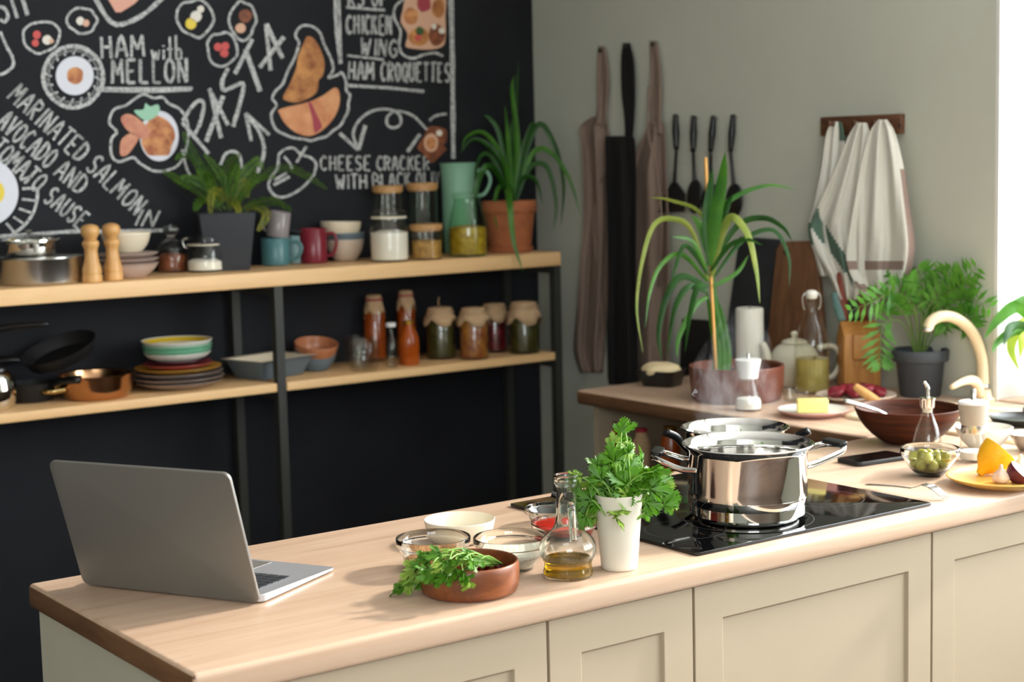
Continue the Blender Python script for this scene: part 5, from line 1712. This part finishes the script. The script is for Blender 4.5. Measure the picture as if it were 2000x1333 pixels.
def preserve(lab, cx, yb, r, h, mt, neck=.85, drop=26, tie='kraft', group='cloth covered jars on the lower shelf', name='preserve_jar'):
    t, s = round_thing(name, lab, 'jar', cx, yb, r, ZS2, [('glass_body', [(0, 0), (r - 2, 0), (r, 3), (r, h * .74), (r * neck, h * .86), (r * neck, h), (r * neck - 1.6, h), (r * neck - 1.6, h * .86), (r - 1.6, h * .73), (r - 1.8, 4), (0, 3)], 'glass', None, 0),
                                                          ('preserve', [(0, 3.2), (r - 2, 4.2), (r - 1.9, h * .72), (r * neck - 2, h * .82), (0, h * .82)], mt, None, 0)], group)
    cloth_top(t, s, r * neck + 1, h + 1, drop)
    lathe('tie', px_prof([(r * neck + .5, h - 8.5), (r * neck + 2.6, h - 8.5), (r * neck + 2.6, h - 5.5), (r * neck + .5, h - 5.5)], s), tie, t, 32)
    return t, s


preserve('orange bottle with cloth top, left of the pair', 734, 707, 23, 126, 'orange_jam', .66, 34, 'ribbon', 'cloth covered bottles on the lower shelf', 'preserve_bottle')
preserve('orange bottle with cloth top and red ribbon, right of the pair', 796, 702, 20, 130, 'orange_jam', .66, 30, 'ribbon', 'cloth covered bottles on the lower shelf', 'preserve_bottle')
gob, s = round_thing('juice_bottle', 'small orange bottle with gold cap before the taller bottles', 'bottle', 800, 715, 18, ZS2, [('body', [(0, 0), (18, 0), (20, 3), (20, 50), (16, 64), (10, 74), (9, 80), (0, 80)], 'orange_jam', None, 0), ('cap', [(0, 80), (10.5, 80), (10.5, 87), (0, 88)], 'gold', None, 0)])
preserve('jar of dark green pickles with cloth top and twig', 862, 704, 29, 98, 'pickle')
preserve('jar of mixed colourful pickles with cloth top', 927, 706, 29, 98, 'mixpickle')
preserve('jar of red pickles with cloth top in the back row', 967, 690, 26, 92, 'redpickle')
preserve('jar of green pickles with cloth top nearest the rack end', 1025, 697, 31, 98, 'pickle', drop=32)
tw = [o for o in bpy.data.objects if o.get('label') == 'jar of dark green pickles with cloth top and twig'][0]
s = mpp(tw.location)
tube('twig', [Vector((0, 0, 99 * s)), Vector((-0.006, 0, 110 * s)), Vector((-0.002, 0, 120 * s))], 0.0015, 'kraft', tw)

# pans at the left
fp_, s = round_thing('steel_frying_pan', 'shiny steel frying pan with loop handle on the lower shelf', 'pan', 190, 788, 52, ZS2,
                     [('body', [(0, 0), (56, 0), (62, 3), (70, 20), (73, 42), (77, 47), (77, 48.5), (71, 46), (66, 20), (58, 6), (0, 4)], 'steel_reflect', None, 0)], seg=48)
dl = Vector((math.cos(A_LEFT + .5), math.sin(A_LEFT + .5), 0))
da = Vector((-dl.y, dl.x, 0))
tube('handle', [p * s for p in (dl * 66 + da * 26 + Vector((0, 0, 24)), dl * 92 + da * 24 + Vector((0, 0, 22)), dl * 108 + Vector((0, 0, 22)), dl * 92 - da * 24 + Vector((0, 0, 22)), dl * 66 - da * 26 + Vector((0, 0, 24)))], 5.5 * s, 'brass', fp_, 10, 6)


def frypan(lab, c, r, h, rot, hand, mat='black_matte'):
    s = mpp(c)
    t = thing('frying_pan', lab, 'pan', c, rot, 'black pans on the lower shelf')
    lathe('body', px_prof([(0, 0), (r * .78, 0), (r * .84, 2), (r * .96, h - 4), (r, h), (r - 1.5, h + .6), (r * .93, h - 4), (r * .8, 4), (0, 3.5)], s), mat, t, 48)
    d = Vector((math.cos(hand), math.sin(hand), 0))
    tube('handle', [p * s for p in (d * r * .95 + Vector((0, 0, h - 5)), d * (r + 22) + Vector((0, 0, h + 4)), d * (r + 70) + Vector((0, 0, h + 10)))], [4 * s, 6 * s, 7 * s], 'black_plastic', t, 10, 5, flat=1.4)
    return t


pf = at(62, 800, ZS2)
pf = Vector((pf.x * 4.545 / pf.y, 4.545, ZS2 + 0.001))
frypan('black frying pan lying flat under the tilted one', pf, 50, 36, (0, 0, 0), A_CAM + 1.15)
pk = on_y(122, 702, 4.525)
frypan('black frying pan leaning tilted with its rim high', pk, 76, 26, (0.10, -0.36, 0), A_LEFT + 0.05)
kt, s = round_thing('steel_kettle', 'round polished steel pot cut off at the left edge', 'pot', -8, 805, 30, ZS2, [('body', [(0, 0), (28, 0), (33, 2), (41, 20), (42, 40), (38, 62), (30, 76), (0, 82)], 'steel', None, 1), ('lid', [(0, 81), (31, 77), (30, 82), (12, 88), (6, 90), (8, 96), (0, 98)], 'black_plastic', None, 0)])
tube('handle', [p * s for p in (Vector((0, 0, 96)), Vector((-2, 0, 140)), RV * 10 + Vector((0, 0, 156)), RV * 50 + Vector((0, 0, 164)), RV * 112 + Vector((0, 0, 168)))], [7 * s, 7 * s, 8 * s, 7 * s, 5 * s], 'black_plastic', kt, 10, 6)

# ------------------------------------------------------------------ plants
def blade(parent, P, width, mat, name='leaf', roll=0.0, fold=0.28, base=0.5, n=7):
    """long strap leaf: three-point cross-section along a smooth path (world points)"""
    pts = catmull(rel(parent, P), n)
    m = len(pts)
    v, f = [], []
    for i, p in enumerate(pts):
        t = (pts[min(i + 1, m - 1)] - pts[max(i - 1, 0)]).normalized()
        view = (p + parent.location - CAM).normalized()
        sd = t.cross(view)
        if sd.length < 1e-3:
            sd = t.orthogonal()
        sd.normalize()
        nr = sd.cross(t)
        a = roll * (0.4 + 0.6 * i / m)
        sd2 = sd * math.cos(a) + nr * math.sin(a)
        nr2 = sd2.cross(t)
        u = i / (m - 1)
        w = width * (base + (1 - base) * min(1, u * 4)) * (1 - u ** 3) * .5 + width * .02
        v += [p - sd2 * w + nr2 * w * fold, p, p + sd2 * w + nr2 * w * fold]
    for i in range(m - 1):
        b = i * 3
        f += [(b, b + 1, b + 4, b + 3), (b + 1, b + 2, b + 5, b + 4)]
    return mk(name, v, f, mat, parent)


def frond(parent, P, ll, count, lw, mat, name='frond', stem='stem', start=0.15, n=8, sr=0.0015, droop=0.15, roll=0.0):
    pts = catmull(rel(parent, P), n)
    m = len(pts)
    v, f = tube_v(pts, [sr * (1.1 - i / m) for i in range(m)], 5)
    fm = [1] * len(f)
    for k in range(count):
        u = start + (1 - start) * k / count
        x = u * (m - 1)
        i = min(int(x), m - 2)
        p = pts[i].lerp(pts[i + 1], x - i)
        t = (pts[i + 1] - pts[i]).normalized()
        view = (p + parent.location - CAM).normalized()
        sd = t.cross(view).normalized()
        nr = sd.cross(t)
        sd = sd * math.cos(roll) + nr * math.sin(roll)
        nr = sd.cross(t)
        L = ll * (math.sin(PI * min(1, .18 + .82 * (u - start) / (1 - start))) ** .6 * .9 + .12)
        for sg in (-1, 1):
            d = (sd * sg + t * .55 + nr * random.uniform(-.3, .3) + Vector((0, 0, -droop))).normalized()
            e = d.cross(nr).normalized()
            b = len(v)
            v += [p, p + d * L * .45 + e * lw * .5, p + d * L, p + d * L * .45 - e * lw * .5]
            f.append((b, b + 1, b + 2, b + 3))
            fm.append(0)
    return mk(name, v, f, None, parent, mats=[mat, stem], fmat=fm)


def px_path(pts, dc, d0=0.0, d1=0.0):
    n = len(pts)
    out = []
    for i, (x, y) in enumerate(pts):
        p = at_depth(x, y, dc + d0 + (d1 - d0) * i / (n - 1))
        k = min(1, (BY - 0.025) / p.y, (WX - 0.025) / p.x if p.y > 2.72 else 1)
        out.append(CAM + (p - CAM) * k)
    return out


rs = random.Random(5)
# plant in the terracotta pot
tc_, s = round_thing('potted_spider_plant', 'long-leaved plant in a terracotta pot on the top shelf', 'plant', 997, 494, 38, ZT,
                     [('pot', [(0, 0), (38, 0), (40, 3), (48, 70), (49, 76), (52.5, 77), (53.5, 80), (53.5, 97), (52, 99), (49, 98), (48.5, 90), (46, 74), (36, 8), (0, 6)], 'terracotta', None, 0),
                      ('soil', [(0, 90), (48.3, 89)], 'soil', None, 0), ('saucer', [(0, 0), (41, 0), (44, 2), (45, 9), (43.5, 9.5), (42, 4), (0, 1)], 'terracotta', None, 0)])
tc_.location.y -= 0.0
D = depth(tc_.location)
for pts, w, mt in (
        ([(1000, 396), (985, 330), (960, 290), (925, 272), (898, 300)], 9, 'leaf_dark'), ([(1000, 396), (978, 305), (945, 260), (912, 268), (902, 296)], 8, 'leaf_mid'),
        ([(998, 398), (975, 345), (952, 325), (932, 360), (924, 430), (944, 498), (980, 527)], 11, 'leaf_dark'), ([(1004, 394), (1004, 300), (1009, 200), (1013, 118)], 10, 'leaf_dark'),
        ([(1000, 394), (992, 280), (986, 205)], 9, 'leaf_mid'), ([(1008, 394), (1028, 290), (1055, 242), (1086, 290), (1101, 360), (1096, 440)], 11, 'leaf_dark'),
        ([(1008, 394), (1040, 300), (1076, 298), (1112, 350), (1136, 425)], 9, 'leaf_mid'), ([(1008, 394), (1034, 328), (1068, 326), (1086, 396), (1080, 455)], 9, 'leaf_dark'),
        ([(1001, 396), (994, 372), (996, 400), (1003, 470), (1021, 530)], 12, 'leaf_mid'), ([(1000, 396), (962, 308), (934, 312), (926, 385)], 8, 'leaf_dark'),
        ([(1002, 394), (1010, 280), (1000, 180), (1004, 148)], 10, 'leaf_mid'), ([(998, 394), (978, 270), (958, 232), (944, 226)], 9, 'leaf_dark'),
        ([(1004, 394), (1022, 300), (1036, 250), (1044, 236)], 10, 'leaf_dark'), ([(1000, 394), (996, 300), (1000, 230)], 12, 'leaf_dark'), ([(1000, 398), (984, 365), (972, 372), (966, 410), (972, 450)], 8, 'leaf_mid'),
        ([(1004, 396), (1020, 350), (1046, 352), (1060, 400)], 8, 'leaf_dark'), ([(1002, 396), (1016, 330), (1020, 270)], 12, 'leaf_mid'), ([(1002, 396), (988, 330), (974, 290)], 11, 'leaf_mid')):
    if pts[-1][1] > 500:
        P = [at_depth(x, y, D - 0.005 - 0.21 * min(1, 0.5 * i)) for i, (x, y) in enumerate(pts)]
        P[0] = at_depth(pts[0][0], pts[0][1], D)
    else:
        P = px_path(pts, D - 0.005, 0, rs.uniform(-.09, .03))
    blade(tc_, P, w * s * 1.15, mt, roll=rs.uniform(-.7, .7))

# fern in the dark square pot
fq = at(443, 527, ZT)
fs = mpp(fq)
fn = thing('potted_fern', 'green fern in a dark grey square pot on the top shelf', 'plant', (fq.x * 4.535 / fq.y, 4.535, ZT + 0.0005), (0, 0, 0))
w0, w1, hh = 0.062, 0.083, 0.172


def sq(w, z, rot=-0.35):
    return [(w * (x * math.cos(rot) - y * math.sin(rot)), w * (x * math.sin(rot) + y * math.cos(rot)), z) for x, y in ((-1, -1), (1, -1), (1, 1), (-1, 1))]


v = sq(w0, 0) + sq(w1, hh) + sq(w1 - .004, hh) + sq(w1 - .008, hh - .02)
mk('pot', v, [(3, 2, 1, 0)] + [(k * 4 + i, k * 4 + (i + 1) % 4, (k + 1) * 4 + (i + 1) % 4, (k + 1) * 4 + i) for k in range(3) for i in range(4)] + [(12, 13, 14, 15)], 'darkpot', fn, smooth=True, bevel=0.006)
mk('soil', sq(w1 - .009, hh - .018), [(0, 1, 2, 3)], 'soil', fn, smooth=False)
D = depth(fn.location)
FR = [[(430, 412), (404, 352), (378, 302), (357, 256)], [(425, 412), (384, 372), (352, 352), (317, 333)], [(440, 408), (418, 352), (394, 322), (360, 302), (342, 312)], [(452, 405), (470, 352), (484, 330), (504, 314), (512, 330)],
      [(458, 408), (508, 345), (560, 328), (602, 345), (640, 370)], [(462, 412), (500, 396), (540, 394), (570, 412)], [(458, 416), (498, 402), (520, 420), (503, 452)], [(440, 412), (430, 378), (414, 378), (411, 424)],
      [(445, 405), (456, 352), (466, 316)], [(450, 412), (460, 370), (478, 358), (484, 386)], [(436, 408), (410, 372), (380, 352), (352, 346)], [(444, 408), (438, 360), (424, 330), (398, 300)],
      [(446, 410), (466, 380), (500, 350), (540, 345)], [(434, 412), (402, 390), (388, 396), (380, 412)], [(448, 408), (440, 350), (450, 316), (470, 302)], [(442, 410), (420, 390), (400, 350), (386, 330)], [(452, 412), (480, 372), (500, 330)],
      [(446, 414), (452, 392), (462, 400), (468, 418)], [(430, 410), (412, 360), (404, 336)]]
for i, pts in enumerate(FR):
    frond(fn, px_path(pts, D, 0, rs.uniform(-.10, .05)), 13 * fs, 36, 2.4 * fs, 'leaf_fern2' if i in (7, 9, 6, 17) else 'leaf_fern', roll=rs.uniform(-.6, .6), sr=0.0012)

# tall plant in the round brown pot
bp2, s = round_thing('potted_dracaena', 'tall arching plant with bamboo stake in a round brown pot', 'plant', 1439, 792, 84, CT,
                     [('pot', [(0, 0), (82, 0), (86, 2), (90, 20), (92, 60), (92.5, 66), (91, 68), (86, 66), (85, 56), (82, 10), (0, 8)], 'brownpot', None, 1), ('soil', [(0, 50), (84.5, 49)], 'soil', None, 0)])
D = depth(bp2.location)
Dx = D + 0.0
tube('stake', rel(bp2, [at_depth(1378, 308, D + .03), at_depth(1384, 450, D + .02), at_depth(1398, 722, D - .01)]), 0.0045, 'stick', bp2, 8, 4)
for x0, x1, xt, yt in ((1398, 1386, 1378, 560), (1406, 1394, 1384, 540), (1414, 1402, 1390, 556), (1410, 1398, 1392, 520), (1402, 1390, 1380, 580), (1418, 1408, 1396, 570)):
    blade(bp2, px_path([(x0, 724), (x0 + 2, 690), (x1 + 4, 630), (xt, yt)], D, -.01, .01), 17 * s, 'leaf_mid', 'stem_leaf', roll=rs.uniform(-.5, .5), base=.9)
for pts, w, mt in (
        ([(1386, 520), (1396, 430), (1410, 350), (1416, 298)], 24, 'leaf_mid'), ([(1386, 520), (1402, 420), (1440, 382), (1500, 362), (1556, 370)], 10, 'leaf_mid'),
        ([(1390, 540), (1412, 450), (1432, 424), (1462, 460), (1478, 530), (1484, 592)], 15, 'leaf_yellow'), ([(1388, 520), (1440, 442), (1490, 426), (1528, 444), (1548, 472)], 11, 'leaf_dark'),
        ([(1384, 550), (1350, 450), (1312, 428), (1278, 440), (1256, 505), (1244, 600), (1256, 692)], 10, 'leaf_yellow'), ([(1382, 550), (1332, 498), (1292, 518), (1270, 570), (1260, 640)], 9, 'leaf_mid'),
        ([(1382, 560), (1332, 540), (1302, 580), (1286, 650), (1292, 704)], 13, 'leaf_dark'), ([(1382, 570), (1346, 560), (1318, 602), (1302, 696)], 12, 'leaf_dark'), ([(1382, 530), (1352, 472), (1310, 462)], 8, 'leaf_mid'),
        ([(1390, 510), (1370, 420), (1310, 392), (1268, 386)], 8, 'leaf_yellow'), ([(1384, 560), (1362, 562), (1346, 620), (1338, 690)], 12, 'leaf_dark'), ([(1394, 560), (1440, 532), (1462, 498)], 8, 'leaf_mid'),
        ([(1386, 520), (1380, 430), (1388, 360), (1392, 330)], 16, 'leaf_dark'), ([(1390, 520), (1408, 440), (1420, 400), (1432, 380)], 16, 'leaf_dark'), ([(1384, 540), (1360, 500), (1336, 480), (1320, 520), (1310, 560)], 9, 'leaf_dark'),
        ([(1388, 530), (1424, 480), (1460, 468), (1490, 480)], 9, 'leaf_dark'), ([(1382, 580), (1356, 600), (1326, 660), (1322, 700)], 10, 'leaf_mid'), ([(1384, 500), (1366, 440), (1350, 420)], 14, 'leaf_mid'), ([(1392, 530), (1402, 470), (1398, 420)], 18, 'leaf_mid'),
        ([(1396, 540), (1450, 470), (1510, 450), (1540, 500), (1542, 560)], 9, 'leaf_dark')):
    blade(bp2, px_path(pts, D, 0, rs.uniform(-.10, .04)), w * s * 1.1, mt, roll=rs.uniform(-.6, .6))

# palm in the dark grey pot
pl, s = round_thing('potted_palm', 'small parlour palm in a dark grey pot beside the faucet', 'plant', 1797, 779, 38, CT,
                    [('pot', [(0, 0), (37, 0), (39, 3), (46, 66), (48, 68), (53, 69), (54.5, 71), (55, 90), (53.5, 92), (50, 91), (49, 82), (36, 8), (0, 6)], 'greypot', None, 0), ('soil', [(0, 82), (49, 81)], 'soil', None, 0)])
D = depth(pl.location)
PL = [[(1796, 692), (1806, 620), (1836, 570), (1880, 546), (1914, 516)], [(1792, 692), (1786, 610), (1750, 572), (1704, 590), (1650, 612)], [(1800, 692), (1832, 620), (1880, 584), (1944, 604)], [(1790, 692), (1776, 610), (1764, 556), (1742, 520)],
      [(1798, 692), (1818, 606), (1842, 552), (1862, 524)], [(1788, 692), (1762, 632), (1726, 632), (1718, 690), (1722, 720)], [(1802, 692), (1846, 632), (1884, 622), (1900, 640)], [(1794, 692), (1800, 600), (1800, 548), (1790, 522)],
      [(1790, 692), (1770, 620), (1740, 590), (1690, 570)], [(1796, 692), (1812, 640), (1836, 620), (1850, 640)], [(1792, 692), (1790, 620), (1774, 580), (1730, 556)], [(1798, 692), (1826, 600), (1870, 562), (1906, 560)]]
for i, pts in enumerate(PL):
    frond(pl, px_path(pts, D, 0, rs.uniform(-.12, .05)), 46 * s, 10, 10 * s, 'leaf_palm', start=.38, roll=rs.uniform(-.6, .6), sr=0.0024, droop=.2)

# plant on the window sill, cut off by the right edge
sp_q = on_x(2062, 760, 3.60)
sp = thing('sill_plant', 'broad-leaved plant on the window sill at the right edge', 'plant', (3.60, sp_q.y, CT + 0.0045))
s = mpp(sp.location)
lathe('pot', px_prof([(0, 0), (34, 0), (36, 3), (42, 60), (44, 64), (41, 64), (34, 6), (0, 5)], s), 'white_cer', sp, 32)
lathe('soil', px_prof([(0, 56), (40, 56)], s), 'soil', sp, 24)
D = depth(sp.location)
for pts, w, mt in (([(2058, 706), (2030, 640), (1990, 600), (1950, 625), (1922, 662)], 30, 'leaf_mid'), ([(2058, 706), (2030, 660), (1988, 645), (1950, 668), (1938, 690)], 22, 'leaf_mid'), ([(2060, 706), (2040, 620), (2010, 590), (1982, 586)], 34, 'leaf_mid'),
                   ([(2058, 706), (2020, 640), (1990, 640), (1975, 680), (1990, 724)], 26, 'leaf_lime'), ([(2058, 706), (2024, 670), (2000, 660), (1992, 700)], 26, 'leaf_lime'), ([(2060, 706), (2060, 620), (2040, 560), (2010, 540)], 34, 'leaf_mid'), ([(2060, 706), (2080, 620), (2110, 590)], 34, 'leaf_mid'), ([(2058, 706), (2010, 650), (1975, 640), (1960, 676)], 26, 'leaf_dark')):
    blade(sp, px_path(pts, D, 0, rs.uniform(-.10, -.02)), w * s, mt, roll=rs.uniform(-.4, .4), base=.25)


# ------------------------------------------------------------------ parsley
def parsley_mesh(seed, mat):
    q = random.Random(seed)
    out = []
    lobes = [(0.0, 1.0, .55), (0.95, .80, .5), (-0.95, .80, .5)]
    v, f = [(0, 0, 0)], []
    pts = []
    for a0, ln, hw in sorted(lobes):
        tip = 5
        seq = [(-.16, .26), (-.52, .36), (-.74, .56), (-.50, .54), (-.62, .72), (-.26, .60), (-.30, .74), (-.52, .90), (-.30, .88), (-.24, 1.04), (-.08, .90), (0, 1.14), (.08, .90), (.24, 1.04), (.30, .88), (.52, .90), (.30, .74), (.26, .60), (.62, .72), (.50, .54), (.74, .56), (.52, .36), (.16, .26)]
        for s_, l_ in seq:
            x = l_ * ln
            y = s_ * hw * ln
            pts.append((x * math.cos(a0) - y * math.sin(a0), x * math.sin(a0) + y * math.cos(a0)))
    pts.append((-.05, .06))
    pts.insert(0, (-.05, -.06))
    for x, y in pts:
        r2 = x * x + y * y
        v.append((x, y, -.28 * r2 + .10 * math.sin(7 * math.atan2(y, x)) * math.sqrt(r2) + q.uniform(-.03, .03)))
    n = len(pts)
    # mid ring makes the blade bend instead of lying flat
    f = [(0, 1 + i, 1 + (i + 1) % n) for i in range(n)]
    me = bpy.data.meshes.new('parsley_leaf')
    me.from_pydata(v, [], f)
    me.update()
    me.materials.append(M[mat])
    for p in me.polygons:
        p.use_smooth = True
    return me


PM = [parsley_mesh(i, 'leaf_par' if i < 3 else 'leaf_par2') for i in range(4)]


def sprig(parent, P0, P1, size, px_dir=None, q=rs, pale=.25):
    """a leaf at P1 on a thin stalk from P0 (world)"""
    mid = P0.lerp(P1, .55) + Vector((0, 0, (P1 - P0).length * .12))
    o = bpy.data.objects.new('leaf', PM[3] if q.random() < pale else PM[q.randrange(3)])
    COL.objects.link(o)
    o.parent = parent
    d = (P1 - mid).normalized()
    view = (CAM - P1).normalized()
    nrm = (view * q.uniform(.3, 1) + Vector((q.uniform(-.8, .8), q.uniform(-.8, .8), q.uniform(0, .8)))).normalized()
    y = nrm.cross(d)
    if y.length < .05:
        y = d.orthogonal()
    y.normalize()
    z = d.cross(y)
    o.matrix_parent_inverse = Matrix()
    loc = P1 - d * size * .5 - parent.location
    o.matrix_local = Matrix(((d.x, y.x, z.x, loc.x), (d.y, y.y, z.y, loc.y), (d.z, y.z, z.z, loc.z), (0, 0, 0, 1))) @ Matrix.Scale(size, 4)
    tube('stalk', rel(parent, [P0, mid, P1 - d * size * .5]), [.0016, .0013, .001], 'stem_par', parent, 5, 3)


pq = thing('parsley_bunch', 'bunch of fresh green parsley standing in the vase', 'parsley', vase.location + Vector((0, 0, 60 * vs_)))
D = depth(vase.location)
mouth = vase.location + Vector((0, 0, 148 * vs_))
LP = [(1220, 828, 30), (1226, 862, 30), (1212, 850, 24), (1196, 885, 36), (1232, 885, 34), (1176, 905, 34), (1250, 905, 36), (1272, 915, 36), (1292, 918, 30), (1302, 940, 34), (1312, 965, 34), (1310, 985, 26), (1288, 955, 36), (1268, 940, 38), (1246, 930, 40),
      (1224, 915, 40), (1202, 915, 40), (1186, 930, 36), (1164, 925, 32), (1152, 945, 34), (1126, 925, 26), (1118, 935, 22), (1140, 968, 32), (1130, 985, 30), (1150, 1000, 34), (1140, 1020, 28), (1165, 985, 36), (1185, 955, 40), (1212, 940, 42), (1236, 955, 40),
      (1262, 965, 38), (1208, 1000, 30), (1212, 1015, 34), (1190, 975, 34), (1276, 985, 30), (1270, 1000, 26), (1170, 960, 38), (1230, 935, 42), (1206, 900, 34), (1242, 915, 36), (1292, 935, 30), (1216, 875, 28), (1256, 890, 28), (1186, 900, 32), (1154, 1015, 26), (1226, 965, 38), (1198, 948, 40), (1250, 948, 40), (1160, 905, 26), (1318, 975, 24)]
for x, y, sz in LP:
    off = rs.uniform(-.05, .05)
    if y > 975 or x < 1150 or x > 1285:
        off = rs.uniform(-.05, -.01)
    if 985 <= y <= 1020 and 1175 < x < 1250:
        off = -.075
    sprig(pq, mouth + Vector((rs.uniform(-.03, .03), rs.uniform(-.03, .03), rs.uniform(-.05, 0))), at_depth(x, y, D + off), sz * vs_ * 1.15)
    if y < 975:
        sprig(pq, mouth, at_depth(x + rs.uniform(-16, 16), y + rs.uniform(-4, 18), D + rs.uniform(-.05, .05)), sz * vs_ * .95)

pd = thing('parsley_sprigs', 'loose parsley sprigs hanging over the edge of the wooden dish', 'parsley', wbw.location + Vector((0, 0, 30 * wsb)))
D = depth(wbw.location)
root = at(965, 1102, CT + 46 * wsb)
LP2 = [(800, 1118, 36), (786, 1146, 32), (772, 1166, 28), (776, 1182, 18), (806, 1135, 30), (822, 1100, 34), (830, 1122, 30), (848, 1085, 30), (858, 1106, 34), (876, 1100, 34), (842, 1128, 32), (866, 1128, 30), (886, 1118, 32), (900, 1080, 28), (912, 1092, 32), (924, 1102, 26), (902, 1118, 30), (910, 1142, 24), (906, 1128, 28), (826, 1082, 22), (894, 1098, 30), (870, 1085, 26), (932, 1096, 24), (818, 1140, 24)]
for i, (x, y, sz) in enumerate(LP2):
    # over the left and front rim the sprigs hang outside the dish
    z = CT + (66 + rs.uniform(0, 22)) * wsb
    if x < 830:
        dd = D - .02
        P1 = at_depth(x, y, dd)
        P1.z = max(P1.z, CT + 0.012)
    else:
        P1 = at_depth(x, y, D + rs.uniform(-.07, .03) - (.03 if y > 1110 else 0))
        if P1.z < CT + 66 * wsb and (P1 - wbw.location).xy.length < 100 * wsb:
            P1 = at_depth(x, y, D - 0.095)
    base_ = root if i % 3 else root + RV * -0.05 + Vector((0, 0, .01))
    sprig(pd, base_ + Vector((rs.uniform(-.01, .01), rs.uniform(-.01, .01), 0)), P1, sz * wsb * 1.1, pale=.35)

# ------------------------------------------------------------------ steam over the pots
def steam(label, cx, cy0, cy1, dep, r0, r1, seed, dens):
    m = bpy.data.materials.new('steam')
    m.use_nodes = True
    nt = m.node_tree
    nt.nodes.clear()
    o = N(nt, 'ShaderNodeOutputMaterial')
    vol = N(nt, 'ShaderNodeVolumeScatter')
    vol.inputs['Color'].default_value = (0.98, 0.98, 0.98, 1)
    tc = N(nt, 'ShaderNodeTexCoord')
    mp = N(nt, 'ShaderNodeMapping')
    mp.inputs['Location'].default_value = (seed, seed * 2, 0)
    mp.inputs['Scale'].default_value = (1, 1, 0.45)
    nt.links.new(tc.outputs['Object'], mp.inputs[0])
    no = N(nt, 'ShaderNodeTexNoise', Scale=26.0, Detail=4.0, Roughness=0.6, Distortion=1.6)
    nt.links.new(mp.outputs[0], no.inputs['Vector'])
    rp = N(nt, 'ShaderNodeMapRange')
    rp.inputs['From Min'].default_value = 0.50
    rp.inputs['From Max'].default_value = 0.72
    rp.inputs['To Min'].default_value = 0.0
    rp.inputs['To Max'].default_value = dens
    nt.links.new(no.outputs['Fac'], rp.inputs[0])
    nt.links.new(rp.outputs[0], vol.inputs['Density'])
    nt.links.new(vol.outputs[0], o.inputs['Volume'])
    M['steam%d' % seed] = m
    base = at_depth(cx[0], cy0, dep)
    top = at_depth(cx[1], cy1, dep)
    H = top.z - base.z
    n = 10
    path = [Vector(((top.x - base.x) * i / n + 0.012 * math.sin(i * .9 + seed), (top.y - base.y) * i / n, H * i / n)) for i in range(n + 1)]
    rad = [(r0 + (r1 - r0) * i / n) * (0.25 + 0.75 * math.sin(PI * min(1, .15 + .85 * i / n))) for i in range(n + 1)]
    v, f = tube_v(path, rad, 16)
    ob_ = mk('steam', v, f, 'steam%d' % seed, loc=base)
    ob_['kind'] = 'stuff'
    tag(ob_, label, 'steam')
    return ob_


steam('thin white steam rising from the front pot', (1440, 1425), 858, 700, depth(pc), 0.07, 0.10, 3, 3.0)
steam('thin white steam rising from the saucepan at the back', (1410, 1450), 828, 600, depth(bc), 0.06, 0.09, 8, 3.5)
